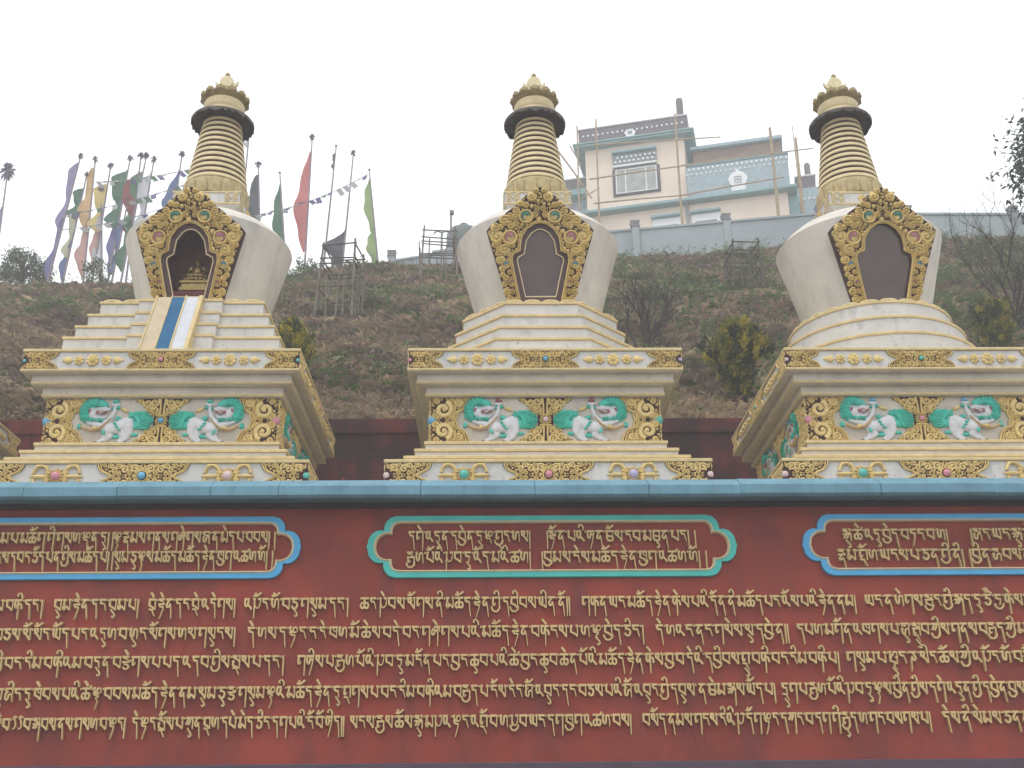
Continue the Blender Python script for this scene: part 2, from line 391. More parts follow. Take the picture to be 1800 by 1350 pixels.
gdef('''
ཀ 1.0 B0,1.0 K.34,-.05/.28,-.32/.06,-.62 K.64,-.05/.58,-.35/.36,-.66 L.93
ཁ .95 B0,.3 L.17 N.2,-.55/.42,-.95/.8,-.78/.88,-.3/.86,-.03 B.55,.95
ག .95 B0,.95 K.2,-.05/.12,-.5/.2,-.78 N.2,-.78/.36,-.72/.42,-.5 L.88
ང .85 B0,.8 K.2,-.05/.16,-.42 K.14,-.4/.6,-.4 N.6,-.38/.7,-.7/.82,-1.05
ཅ .85 B0,.85 K.45,-.05/.2,-.36/.6,-.36/.78,-.6/.62,-.95/.3,-.96/.12,-.7
ཆ 1.0 B0,1.0 K.5,-.05/.48,-.42 K.06,-.62/.26,-.42/.5,-.55/.46,-.86/.22,-.98/.06,-.8/.06,-.62 K.5,-.55/.78,-.42/.96,-.64/.86,-.94/.6,-.96/.5,-.75
ཉ .95 B0,.9 K.14,-.05/.06,-.5/.26,-.8/.46,-.5/.48,-.1 K.46,-.4/.8,-.4 N.82,-.1/.74,-.7/.42,-1.75
ཏ .85 B0,.8 K.2,-.05/.18,-.4/.62,-.42 N.66,-.36/.6,-.9/.28,-1.7
ཐ .95 B0,.95 K.14,-.05/.12,-.95/.8,-.98 K.8,-.98/.86,-.6/.2,-.52 N.82,-.05/.84,-.6
ད .85 B0,.8 K.18,-.05/.16,-.4/.58,-.42 N.56,-.36/.66,-.9/.78,-1.8
ན .9 B0,.85 K.48,-.05/.2,-.4/.12,-.66/.34,-.82/.56,-.5 N.52,-.42/.66,-.9/.8,-1.8
པ .95 B0,.3 K.13,-.05/.12,-.62 K.1,-.6/.5,-.72/.86,-.98 N.84,0/.86,-1.0 B.68,.95
ཕ .95 B0,.95 K.13,-.05/.12,-.62 K.1,-.6/.5,-.72/.86,-.98 N.84,0/.86,-1.0 N.46,-.05/.5,-.4/.84,-.42
བ .95 B0,.95 K.13,-.05/.12,-.62 K.1,-.6/.5,-.72/.86,-.98 N.84,0/.86,-1.0
མ 1.0 B0,.42 K.2,-.05/.18,-.5 K.18,-.5/.06,-.72/.2,-.95/.38,-.8/.3,-.56/.18,-.5 K.34,-.62/.6,-.7/.9,-.98 N.88,0/.9,-1.0 B.7,1.0
ཙ .95 B0,.85 K.45,-.05/.2,-.36/.6,-.36/.78,-.6/.62,-.95/.3,-.96/.12,-.7 K.82,-.05/.95,.22
ཚ 1.05 B0,1.0 K.5,-.05/.48,-.42 K.06,-.62/.26,-.42/.5,-.55/.46,-.86/.22,-.98/.06,-.8/.06,-.62 K.5,-.55/.78,-.42/.96,-.64/.86,-.94/.6,-.96/.5,-.75 K.95,-.05/1.1,.2
ཞ 1.0 B0,.95 K.16,-.05/.08,-.5/.26,-.8/.46,-.55/.5,-.1 L.56 K.58,-.38/.84,-.42/.95,-.86
འ .95 B0,.6 K.14,-.05/.06,-.45/.22,-.76/.46,-.6/.5,-.1 K.36,-.56/.62,-.66/.92,-1.0
ཡ 1.0 B0,.28 K.12,-.05/.14,-.6/.34,-.8/.46,-.5/.46,-.1 B.38,.6 K.38,-.72/.6,-.76/.9,-.98 N.88,0/.9,-1.0 B.74,1.0
ར .8 B0,.75 K.18,-.05/.16,-.36/.55,-.38 N.5,-.34/.62,-.66/.76,-1.05
ལ 1.0 B0,.26 K.1,-.05/.1,-.6/.3,-.85/.46,-.6/.48,-.12 K.46,-.26/.62,-.06/.84,-.14 N.84,-.1/.88,-.6/.9,-1.05
ཤ 1.0 B.3,1.0 K.36,-.1/.14,-.36/.04,-.62/.22,-.8/.42,-.55/.4,-.1 K.4,-.5/.7,-.36 L.74 N.9,-.1/.94,-.5
ས .95 B0,.55 K.16,-.05/.1,-.34/.3,-.48/.46,-.3/.46,-.08 K.1,-.36/.5,-.58/.88,-1.02 N.84,0/.87,-1.0 B.7,.95
ཧ .85 B0,.8 K.2,-.05/.2,-.3/.62,-.32/.58,-.62 N.6,-.58/.3,-.66/.62,-1.0/.36,-1.75
ཎ .9 B0,.85 K.4,-.05/.66,-.4/.72,-.66/.5,-.82/.3,-.5 N.34,-.42/.24,-.9/.14,-1.75
༡ .7 N.1,.05/.4,-.2/.55,-.62/.35,-.92/.12,-.8 K.1,.05/.3,.2/.5,.0
''')
SUBYA = [(.15, [(-.05, .02), (.0, -.2), (.22, -.42), (.58, -.44), (.88, -.22), (.94, .05)], 0)]
SUBRA = [(.17, [(.05, .0), (.5, -.05)], 0), (.13, [(.45, 0), (.58, -.3), (.8, -.62)], 1)]
VOW = {'\u0f72': [(.13, [(.9, .0), (.86, .3), (.62, .52), (.34, .44), (.3, .28), (.48, .26)], 0)],
       '\u0f7a': [(.19, [(.22, .52), (.4, .34), (.66, .06)], 0)],
       '\u0f7b': [(.17, [(.1, .5), (.28, .34), (.5, .06)], 0), (.17, [(.4, .56), (.58, .38), (.8, .08)], 0)],
       '\u0f7c': [(.17, [(.02, .2), (.4, .12), (.62, .22), (1.0, .46)], 0), (.17, [(.24, .46), (.36, .3), (.46, .1)], 0)],
       '\u0f74': [(.13, [(.3, .1), (.5, -.12), (.74, -.34), (.8, -.56), (.62, -.66), (.46, -.54)], 0)],
       '\u0f71': [(.13, [(.55, .1), (.5, -.25), (.8, -.5)], 1)]}
def clipk(st, lo):
    out = []
    for w, p, tp in st:
        q = []
        for i, (x, y) in enumerate(p):
            if y >= lo: q.append((x, y))
            else:
                if q:
                    a = q[-1]; t = (lo - a[1]) / ((y - a[1]) or -1e-6); q.append((a[0] + (x - a[0]) * t, lo))
                break
        if len(q) > 1: out.append((w, q, tp))
    return out
def stack_strokes(chars):
    """chars: one base letter with its subjoined letters and vowels -> (advance, strokes)"""
    normal = [chars[0]]; ya = ra = False; vow = []
    for ch in chars[1:]:
        o = ord(ch)
        if o == 0xFB1: ya = True
        elif o == 0xFB2: ra = True
        elif 0xF90 <= o <= 0xFBC: normal.append(chr(o - 0x50))
        else: vow.append(ch)
    lowv = [v for v in vow if v in '\u0f74\u0f71']
    st = []; adv = max(GL[c][0] for c in normal)
    def put_(gl, oy, sy, lo):
        w_, s0 = GL[gl]
        for w, p, tp in clipk(s0, lo): st.append((w * (.9 if sy < .8 else 1), [(x, oy + y * (sy if y > -1.02 else 1) + (0 if y > -1.02 else 1 - sy)) for x, y in p], tp))
    below = ya or ra or bool(lowv)
    if len(normal) == 1:
        put_(normal[0], 0, 1, -1.0 if below else -9); bot = -1.0
    elif len(normal) == 2:
        put_(normal[0], 0, .46, -1.0); put_(normal[1], -.44, .68, -1.0 if below else -9); bot = -1.1
    else:
        put_(normal[0], 0, .4, -1.0); put_(normal[1], -.38, .46, -1.0); put_(normal[2], -.8, .5, -1.0 if below else -9); bot = -1.28
    if ya:
        st += [(w, [(x, y + bot + .12) for x, y in p], tp) for w, p, tp in SUBYA]; bot -= .3
    if ra:
        st += [(w, [(x + .05, y + bot + .06) for x, y in p], tp) for w, p, tp in SUBRA]; bot -= .42
    for v in lowv:
        st += [(w, [(x, y + bot) for x, y in p], tp) for w, p, tp in VOW[v]]; bot -= .4
    for v in vow:
        if v not in lowv: st += [(w, [(x * adv - .02, y + .06) for x, y in p], tp) for w, p, tp in VOW[v]]
    return adv, st
def parse(text):
    """-> list of ('syl', [stacks]) and ('tsheg'|'shad'|'space')"""
    out = []; cur = []
    def flush():
        nonlocal cur
        if cur: out.append(('syl', cur)); cur = []
    for ch in text:
        o = ord(ch)
        if ch == '\u0f0b': flush(); out.append(('tsheg', None))
        elif ch == '\u0f0d': flush(); out.append(('shad', None))
        elif ch == '\u0f0e': flush(); out.append(('shad', None)); out.append(('shad', None))
        elif ch == ' ': flush(); out.append(('space', None))
        elif (0xF40 <= o <= 0xF6C) or o == 0xF21: cur.append(ch)
        else: cur[-1] += ch
    flush(); return out
UNIT, DEPTH = .1, .034
def stroke_mesh(mb, strokes, ox, sx, zz, k0=0):
    for i, (w, p, tp) in enumerate(strokes):
        pts = [(ox + x * sx + rnd.uniform(-.0012, .0012), zz + y * UNIT) for x, y in p]
        if len(pts) == 2: pts = [pts[0], ((pts[0][0] + pts[1][0]) / 2, (pts[0][1] + pts[1][1]) / 2), pts[1]]
        n = len(pts)
        wd = [w * UNIT * (1 - (.45 * j / (n - 1) if tp else .0)) for j in range(n)]
        mb.ribbon(pts, wd, 0.0, DEPTH + .0005 * ((i + k0) % 9), dome=False)
LINES = [
(2.148,[("མ་བཞི་དང་།",-4.47,-4.05),("བུམ་རྟེན་དང་བུམ་པ།",-3.95,-3.19),("བྲེ་རྟེན་དང་བྲེ་འདེགས།",-3.10,-2.32),("འཁོར་ལོ་བཅུ་གསུམ་དང་།",-2.24,-1.30),("ཆར་ཁེབས་སོགས་ནི་མཆོད་རྟེན་གྱི་དབྱིབས་ཡིན་ནོ༎",-1.19,0.71),("གཞན་ཡང་མཆོད་རྟེན་ཞེས་པའི་དོན་ནི་མཆོད་པར་འོས་པའི་རྟེན་ནམ།",0.82,3.32),("ཡང་ན་ལེགས་སྦྱར་གྱི་སྐད་དུ་ཙཻ་ཏྱ་ཞེས་བྱ",3.41,4.96)]),
(1.888,[("བཅས་སོ་སོར་ཡོད་པར་འདུལ་བ་ལུང་སོགས་ལས་གསུངས།",-4.44,-2.30),("དེ་ལས་ད་ལྟར་ང་རེ་ཕལ་མོ་ཆེས་བདེ་བར་གཤེགས་པའི་མཆོད་རྟེན་བཞེངས་པ་ལ་ལྷུ་བྱེད་ཅིང་།",-2.19,1.37),("དེ་ལའང་ནང་གསེས་སུ་དབྱེ་ན༎",1.48,2.68),("དཔལ་མགོན་འཕགས་པ་ཀླུ་སྒྲུབ་ཀྱིས་གནས་བརྒྱད་ཀྱི་མཆོ",2.76,4.93)]),
(1.636,[("གྱི་བང་རིམ་བཞིའམ་བདུན་བརྩེགས་པ་པད་འདབ་གྱིས་སྤྲས་པ་དང་།",-4.41,-1.85),("གཉིས་པ་རྒྱལ་པོའི་ཁབ་ཏུ་མངོན་པར་བྱང་ཆུབ་པའི་ཚེ་བྱང་ཆུབ་ཆེན་པོའི་མཆོད་རྟེན་ཞེས་བྱ་བ་དེའི་དབྱིབས་གྲུ་བཞི་བང་རིམ་བཞི་པ།",-1.73,3.11),("གསུམ་པ་ལྤཱུར་ཎ་སིར་ཆོས་ཀྱི་འཁོར་ལོ་བསྐོ",3.18,4.86)]),
(1.367,[("བུ་གླིང་དུ་ཕེབས་པའི་ཚེ་ལྷ་བབས་མཆོད་རྟེན་ནམ་སུམ་ཅུ་རྩ་གསུམ་ལྷའི་མཆོད་རྟེན་དུ་",-4.36,-1.32),("གྲགས་པ་བང་རིམ་བཞིའམ་བརྒྱད་པ་ངོས་རེར་གློ་འབུར་དང་བཅས་པའི་གློ་འབུར་གྱི་དབུས་",-1.31,1.81),("ན་ཐེམ་སྐས་ཡོད་པ།",1.83,2.51),("དྲུག་པ་རྒྱལ་པོའི་ཁབ་ཏུ་ལྷས་བྱིན་གྱིས་དགེ་འདུན་གྱི་དབྱེན་བྱས་པ",2.57,4.83)]),
(1.111,[("ལྡེབ་༡༡བ་སྐབས་ནས་གསལ་བ་ལྟར།",-4.32,-3.19),("དེ་ལྟར་སྤྲོས་པ་ཀུན་བྲལ་དཔེ་མེད་ཅིང་དག་པའི་ངོ་བོ་ཉིད༎",-3.13,-1.29),("སངས་རྒྱས་ཆོས་སྐུ་མཁའ་ལྟར་འགྲོ་བ་ལ་ཁྱབ་ཡང་དག་ཕྱག་འཚལ་བས།",-1.24,1.22),("བསོད་ནམས་གངས་རིའི་ཁ་དོག་ལྟར་དཀར་བ་དག་གི་རྒྱུད་ལ་གང་བསགས་པ།",1.32,3.86),("དེས་ནི་སེམས་ཅན་མ",3.97,4.76)]),
(2.769,[("རྣམ་པ་མཆོག་གི་གསལ་ལྡན་དུ།",-4.59,-3.53),("།ལྷ་རྣམས་གནས་གཤེགས་བླ་ན་མེད་པ་བབས། །",-3.50,-2.00)]),
(2.587,[("ངས་དབང་ཅོད་པན་གྱིས་མཆོད་པ།",-4.54,-3.51),("།སུམ་ཅུ་ལྷས་མཆོད་མཆོད་རྟེན་ཕྱག་འཚལ་ལོ། །",-3.48,-2.01)]),
(2.764,[("དགེ་འདུན་དབྱེན་དུ་ལྔ་གྱུར་ལས།",-0.77,0.36),("།སྟོན་པའི་ཉན་ཐོས་རབ་མཐུན་པར། །",0.51,1.90)]),
(2.568,[("རྒྱལ་པོའི་ཁབ་ཏུ་འོད་མའི་ཚལ།",-0.78,0.36),("།བྱམས་ངེས་མཆོད་རྟེན་ཕྱག་འཚལ་ལོ། །",0.46,1.99)]),
(2.765,[("སྐུ་ཚེ་འདུ་བྱེད་བཏང་བ་ལ།",3.28,4.26),("།སླར་ཡང་སྐུ་ཚེ",4.48,5.07)]),
(2.573,[("རྣམ་གྲོལ་ཡངས་པ་ཅན་གྱི་ནི།",3.21,4.38),("།བྱིན་རླབས་མ",4.44,5.03)]),
]
for z_, segs in LINES:
    zz = z_ + EYE; marks = MB(); syls = []
    for text, xa, xb in segs:
        toks = parse(text); wid = []; G_ = .1
        for k, d in toks:
            wid.append({'tsheg': .2, 'shad': .26, 'space': .55}.get(k) if k != 'syl' else sum(stack_strokes(c)[0] + G_ for c in d))
        sx = (xb - xa) / (sum(wid) - G_); x = xa
        for (k, d), w in zip(toks, wid):
            if k == 'tsheg': stroke_mesh(marks, [(.17, [(.04, -.02), (.05, -.2)], 1)], x, sx, zz)
            elif k == 'shad': stroke_mesh(marks, [(.15, [(.08, 0), (.1, -.9), (.12, -1.75)], 1)], x, sx, zz)
            elif k == 'syl':
                mb = MB(); xx = x
                for c in d:
                    a, st = stack_strokes(c); stroke_mesh(mb, st, xx, sx, zz, len(mb.v)); xx += (a + G_) * sx
                syls.append(mb)
            x += w * sx
    line = put('inscription_line', marks.mesh('inscription_line', 'letter'), wall)
    for mb in syls: put('syllable', mb.mesh('syllable', 'letter'), line)

# cartouche frames round the three verse panels
QUART = [(0, .293), (1.45, .293), (1.505, .276), (1.54, .24), (1.558, .20), (1.562, .152), (1.60, .157), (1.64, .146), (1.675, .118), (1.70, .078), (1.708, .03), (1.7185, 0)]
QUART_IN = [(0, .232), (1.415, .232), (1.455, .222), (1.482, .198), (1.494, .165), (1.497, .128), (1.535, .130), (1.575, .118), (1.610, .094), (1.633, .060), (1.640, .024), (1.646, 0)]
def loop_of(q):
    loop = [(-x, z) for x, z in q[1:]] + [(-x, -z) for x, z in reversed(q[1:-1])] + [(x, -z) for x, z in q[1:]] + [(x, z) for x, z in reversed(q[1:-1])]
    full = []
    for i in range(len(loop)):           # subdivide the long straight runs
        a, b = loop[i], loop[(i + 1) % len(loop)]
        k = 12 if abs(b[0] - a[0]) > 1 else 1
        full += [(a[0] + (b[0] - a[0]) * j / k, a[1] + (b[1] - a[1]) * j / k) for j in range(k)]
    return full
def cartouche(cx, material):
    full = loop_of(QUART)
    A, B = full, [p for p in loop_of(QUART_IN)]
    mb = MB().loft([[(x, 0, z) for x, z in A], [(x, -.026, z) for x, z in A], [(x * .985 + B[i][0] * .015, -.034, z * .9 + B[i][1] * .1) for i, (x, z) in enumerate(A)], [(x, -.034, z) for x, z in B], [(x, 0, z) for x, z in B]], False, False)
    fr = put('cartouche_frame', mb.mesh('cartouche_frame', material), wall, (cx, 0, 2.621 + EYE))
    put('inner_moulding', MB().ribbon(B, .028, 0, .046, True, True).mesh('inner_moulding', 'cream'), fr)
cartouche(-3.475, 'sky_blue'); cartouche(.563, 'turq'); cartouche(4.607, 'sky_blue')

# ------------------------------------------------------------------ stupas: shared reliefs
ZB = 3.15                       # terrace level, survey height
CY = 13.047
def SM(mb, name, material, **k): return mb.mesh(name, material, dz=-ZB, **k)
CURLS = []
def curl(mb, cx, cz, r, a0=0.0, d=1, turns=1.25, wid=.5, h=.016, w0=.004, n=15, base=False):
    r *= 1.24; pts, ws = [], []
    CURLS.append((cx, cz, r))
    for i in range(n):
        t = i / (n - 1); rr = r * (.80 - .58 * t); a = a0 + d * 1.22 * 2 * math.pi * t
        pts.append((cx + rr * math.cos(a), cz + rr * math.sin(a))); ws.append(r * (.47 - .08 * t))
    mb.ribbon(pts, ws, w0, h)
    if base: mb.ell((cx, -w0 + .002, cz), (r * .98, h * .55, r * .98), 10, 4)
    mb.ell((cx + .10 * r * math.cos(a), -(w0 + h * .5), cz + .10 * r * math.sin(a)), (r * .24, h * .9, r * .24), 8, 4)
def inside(poly, x, z):
    c = False
    for i in range(len(poly)):
        (xa, za), (xb, zb) = poly[i - 1], poly[i]
        if (za > z) != (zb > z) and x < (xb - xa) * (z - za) / (zb - za) + xa: c = not c
    return c
def edge_dist(poly, x, z):
    best = 9.0
    for i in range(len(poly)):
        (xa, za), (xb, zb) = poly[i - 1], poly[i]; L2 = (xb - xa) ** 2 + (zb - za) ** 2 + 1e-12
        t = max(0, min(1, ((x - xa) * (xb - xa) + (z - za) * (zb - za)) / L2)); best = min(best, math.hypot(x - xa - t * (xb - xa), z - za - t * (zb - za)))
    return best
def fill_knobs(mb, poly, circles, rmin, rmax, tries, h, pad=0.0):
    """pack small leaf knobs into what the scrolls leave free"""
    rg = random.Random(5); cs = list(circles)
    x0, x1 = min(p[0] for p in poly), max(p[0] for p in poly); z0, z1 = min(p[1] for p in poly), max(p[1] for p in poly)
    for k in range(tries):
        x, z = rg.uniform(x0, x1), rg.uniform(z0, z1)
        if not inside(poly, x, z): continue
        r = min([math.hypot(x - a, z - b) - c * .97 for a, b, c in cs] + [edge_dist(poly, x, z) - pad, rmax])
        if r > rmin:
            cs.append((x, z, r)); mb.ell((x, -.004, z), (r * 1.06, h * (.7 + .3 * r / rmax), r * 1.06), 7, 4)
def knob(mb, cx, cz, r, h=.016, w0=.004): mb.ell((cx, -w0, cz), (r, h, r), 8, 5)
def mirror_quarters(mb, quart, sx=(1, -1), sz=(1, -1)):
    """copy a quarter design into the other quarters"""
    v0, f0 = quart.v, quart.f
    for a in sx:
        for b in sz: mb.add([(x * a, y, z * b) for x, y, z in v0], f0)
def scroll_half(W, Hh):
    """half of a carved cross panel: x from 0 to W, z from -Hh to Hh; returns plate outline and carving"""
    k = Hh
    q = MB(); CURLS.clear()
    for x, z, r, a, d in ((.30, .74, .20, 2.2, 1), (.62, .62, .30, 2.6, -1), (1.02, .30, .22, .5, 1), (1.10, .80, .20, 3.6, -1), (1.42, .55, .30, .3, 1), (1.78, .22, .20, 2.0, -1),
                          (1.88, .78, .24, 3.4, -1), (2.22, .50, .24, .6, 1), (2.55, .80, .20, 3.0, -1), (2.95, .84, .16, .4, 1), (.98, .06, .10, 0, 1), (2.15, .14, .14, .2, 1)):
        curl(q, x * W / 3.6, z * k * .96, r * k * 1.05, a, d, 1.15, .62, .016)
    for x, z, r in ((.42, .40, .10), (.80, .90, .10), (1.25, .10, .09), (1.66, .92, .09), (2.34, .92, .10), (2.5, .40, .10), (3.18, .90, .08), (1.62, .86, .1)):
        knob(q, x * W / 3.6, z * k * .96, r * k)
    edge = [(W * .66, 0), (W * .72, Hh * .10), (W * .76, Hh * .22), (W * .83, Hh * .30), (W * .90, Hh * .45), (W * .95, Hh * .70), (W * .97, Hh)]
    q.ribbon(edge, Hh * .13, .004, .020); q.ribbon([(x - W * .05, z) for x, z in edge], Hh * .10, .004, .016)
    plate = [(0, -Hh), (W, -Hh)] + [(x + W * .03, -z) for x, z in reversed(edge[1:-1])] + [(W * .68, 0)] + [(x + W * .03, z) for x, z in edge[1:-1]] + [(W, Hh), (0, Hh)]
    fill_knobs(q, [(.0, 0), (W * .62, 0), (W * .72, Hh * .32), (W * .86, Hh * .6), (W * .88, Hh), (0, Hh)], [c_ for c_ in CURLS] + [(0, 0, Hh * .55)], Hh * .03, Hh * .16, 2200, .015)
    carve = MB(); mirror_quarters(carve, q, sx=(1,))
    return plate, carve
def ring_gem_seat(mb, r, h=.02):
    pts = [(r * math.cos(2 * math.pi * i / 16), r * math.sin(2 * math.pi * i / 16)) for i in range(16)]
    mb.ribbon(pts, r * .34, .004, h, True, True)
    for i in range(12):
        a = 2 * math.pi * i / 12; knob(mb, r * 1.38 * math.cos(a), r * 1.38 * math.sin(a), r * .3, h * .8)
def cross_panel(W, Hh, name):
    plate, carve = scroll_half(W, Hh)
    pl, cv = MB(), MB()
    full = plate[1:-1] + [(-x, z) for x, z in reversed(plate[1:-1])]
    pl.prism(full, -.006, .005)
    for s_ in (1, -1): cv.add([(x * s_, y, z) for x, y, z in carve.v], carve.f)
    ring_gem_seat(cv, Hh * .42, .026)
    hp, hc = MB(), MB()
    hp.prism(plate, -.006, .005); hc.add(carve.v, carve.f)
    return (pl.mesh(name + '_ground', 'maroon'), cv.mesh(name, 'gold', smooth=True), hp.mesh(name + '_half_ground', 'maroon'), hc.mesh(name + '_half', 'gold', smooth=True))
BAND = cross_panel(.372, .098, 'scroll_band')
PLINTH = cross_panel(.475, .135, 'scroll_plinth')
# body panels: hourglass in the middle, cusped panels at the corners
def body_center():
    Hh, q = .258, MB(); CURLS.clear()
    for x, z, r, a, d in ((.085, .215, .050, 2.4, 1), (.165, .205, .048, .4, -1), (.235, .232, .030, .4, -1), (.080, .130, .046, .6, -1), (.145, .140, .040, 2.5, 1), (.055, .075, .026, 1, 1), (.11, .085, .026, .3, -1)):
        curl(q, x, z, r, a, d, 1.2, .6, .024)
    for x, z, r in ((.12, .17, .014), (.2, .175, .014), (.26, .245, .011), (.105, .105, .012), (.175, .17, .013)): knob(q, x, z, r, .024)
    q.ribbon([(.022, .075), (.02, .16), (.03, .256)], [.03, .02, .03], .004, .026)
    edge = [(.085, .045), (.075, .075), (.12, .10), (.15, .12), (.19, .16), (.215, .19), (.285, .225), (.30, .257)]
    plate = [(x, z) for x, z in edge]
    fill_knobs(q, [(.035, .06)] + edge[1:] + [(.035, .257)], CURLS, .004, .020, 2200, .024)
    full = plate + [(-x, z) for x, z in reversed(plate)] + [(-x, -z) for x, z in plate] + [(x, -z) for x, z in reversed(plate)]
    cv = MB(); mirror_quarters(cv, q); ring_gem_seat(cv, .042, .035)
    for s_ in (1, -1): cv.ribbon([(-.06, .068 * s_), (0, .058 * s_), (.06, .068 * s_)], .026, .004, .03)
    return MB().prism(full, -.006, .005).mesh('hourglass_ground', 'maroon'), cv.mesh('hourglass_scroll', 'gold', smooth=True)
def body_corner():
    q = MB(); CURLS.clear()
    for x, z, r, a, d in ((.13, .125, .098, 1.2, -1), (.30, .205, .052, 2.6, 1), (.055, .225, .034, .6, 1), (.22, .235, .026, .4, -1), (.045, .045, .040, .4, 1), (.225, .055, .040, .2, 1), (.17, .02, .022, 1, 1), (.235, .14, .034, 1.6, -1), (.36, .24, .022, .2, 1)):
        curl(q, x, z, r, a, d, 1.35, .5, .026, base=r < .06)
    for x, z, r in ((.03, .11, .016), (.02, .17, .014), (.11, .24, .014), (.17, .235, .012), (.10, .03, .014), (.27, .10, .014), (.30, .14, .013), (.39, .252, .010), (.27, .245, .012)): knob(q, x, z, r, .024)
    edge = [(.235, 0), (.262, .02), (.27, .05), (.268, .085), (.30, .10), (.335, .118), (.365, .15), (.385, .19), (.402, .257)]
    q.ribbon([(x + .012, z) for x, z in edge], .022, .004, .03); q.ribbon([(x - .016, z) for x, z in edge], .018, .004, .024)
    fill_knobs(q, [(0, 0)] + [(x - .02, z) for x, z in edge] + [(0, .257)], CURLS, .005, .024, 3000, .026)
    plate = [(0, -.257)] + [(x + .024, -z) for x, z in reversed(edge[1:])] + [(edge[0][0] + .02, 0)] + [(x + .024, z) for x, z in edge[1:]] + [(0, .257)]
    cv = MB(); mirror_quarters(cv, q, sx=(1,))
    return MB().prism(plate, -.006, .005).mesh('corner_ground', 'maroon'), cv.mesh('corner_scroll', 'gold', smooth=True)
BCEN, BCOR = body_center(), body_corner()
GEM = {}
def gem(r, colour):
    k = (r, colour)
    if k not in GEM: GEM[k] = MB().ell((0, 0, 0), (r, r * .75, r), 14, 9).mesh('gem', 'stone_' + colour, smooth=True)
    return GEM[k]
def flower(r, petals, name):
    mb = MB()
    for i in range(petals):
        a = 2 * math.pi * (i + .5) / petals
        mb.ell((math.cos(a) * r * .64, -.006, math.sin(a) * r * .64), (r * .36, .017, r * .36), 8, 5)
    mb.ell((0, -.008, 0), (r * .46, .030, r * .46), 12, 6)
    pts = [(r * .24 * math.cos(2 * math.pi * i / 10), r * .24 * math.sin(2 * math.pi * i / 10)) for i in range(10)]
    mb.ribbon(pts, r * .14, .026, .014, True, True)
    return mb.mesh(name, 'gold', smooth=True)
FL_BIG, FL_SMALL = flower(.073, 8, 'flower'), flower(.057, 7, 'flower')
b_ = MB(); b_.ell((0, -.004, 0), (.046, .026, .042), 10, 6); b_.ribbon([(.02, 0), (.045, .004), (.072, 0)], [.06, .04, .008], .0, .022); BUD = b_.mesh('bud', 'gold', smooth=True)
def vajra():
    mb = MB()
    for s_ in (1, -1):
        for t_ in (1, -1):
            mb.ribbon([(x * s_, z * t_) for x, z in chaikin([(.075, .02), (.10, .085), (.16, .118), (.215, .095), (.235, .03)], 1)], [.03, .032, .036, .040, .040, .036, .032, .030, .026, .02][:10] if False else .034, .002, .034)
            knob(mb, .20 * s_, .108 * t_, .022, .03); knob(mb, .115 * s_, .10 * t_, .022, .03)
        mb.ribbon([(x * s_, 0) for x in (.08, .15, .2, .27)], [.045, .035, .05, .012], .002, .032)
        for k in range(5):
            a = -1.1 + 2.2 * k / 4; knob(mb, s_ * (.085 + .02 * math.cos(a)), .075 * math.sin(a), .02, .036)
        mb.ribbon([(s_ * .078, -.075), (s_ * .098, 0), (s_ * .078, .075)], .03, .002, .036)
    ring_gem_seat(mb, .054, .036)
    return mb.mesh('vajra', 'gold', smooth=True)
VAJRA = vajra()

# snow lion relief; drawn on a 1110 x 680 sketch, then scaled to the panel
LU, LV = .00621 / 8.57, .00667 / 8.57
def lz(x, y): return ((x - 1005) * LU, (440 - y) * LV)
def relief(caps, material, name, hscale=1.0, cell=.0052, grow=1.02):
    """height field over a union of tapered capsules: one closed continuous relief skin"""
    segs = []
    for c in caps:
        for i in range(len(c) - 1):
            (x0, y0, r0), (x1, y1, r1) = c[i], c[i + 1]
            a, b = lz(x0, y0), lz(x1, y1); segs.append((a[0], a[1], r0 * LU * grow, b[0], b[1], r1 * LU * grow))
    mx = max(max(s_[2], s_[5]) for s_ in segs)
    u0 = min(min(s_[0], s_[3]) for s_ in segs) - mx; u1 = max(max(s_[0], s_[3]) for s_ in segs) + mx
    v0 = min(min(s_[1], s_[4]) for s_ in segs) - mx; v1 = max(max(s_[1], s_[4]) for s_ in segs) + mx
    U, V = np.meshgrid(np.arange(u0, u1 + cell, cell), np.arange(v0, v1 + cell, cell))
    Hh = np.full(U.shape, -1.0)
    for ax, az, ra, bx, bz, rb in segs:
        dx, dz_ = bx - ax, bz - az; L2 = dx * dx + dz_ * dz_ + 1e-12
        t = np.clip(((U - ax) * dx + (V - az) * dz_) / L2, 0, 1)
        d2 = (U - ax - t * dx) ** 2 + (V - az - t * dz_) ** 2; rr = ra + t * (rb - ra)
        Hh = np.maximum(Hh, np.where(d2 < rr * rr, np.sqrt(np.maximum(rr * rr - d2, 0)), -1))
    H2 = np.where(Hh > 0, .010 + Hh * hscale, 0.0)
    ny, nx = U.shape; inside = Hh > 0
    keep = inside[:-1, :-1] | inside[1:, :-1] | inside[:-1, 1:] | inside[1:, 1:]
    used = np.zeros(U.shape, bool)
    used[:-1, :-1] |= keep; used[1:, :-1] |= keep; used[:-1, 1:] |= keep; used[1:, 1:] |= keep
    idx = -np.ones(U.shape, int); idx[used] = np.arange(used.sum())
    vs = np.stack([U[used], -H2[used], V[used]], 1).tolist()
    jj, ii = np.nonzero(keep)
    fs = np.stack([idx[jj, ii], idx[jj, ii + 1], idx[jj + 1, ii + 1], idx[jj + 1, ii]], 1).tolist()
    mb = MB(); mb.add(vs, fs)
    me = mb.mesh(name, material, smooth=True)
    return me
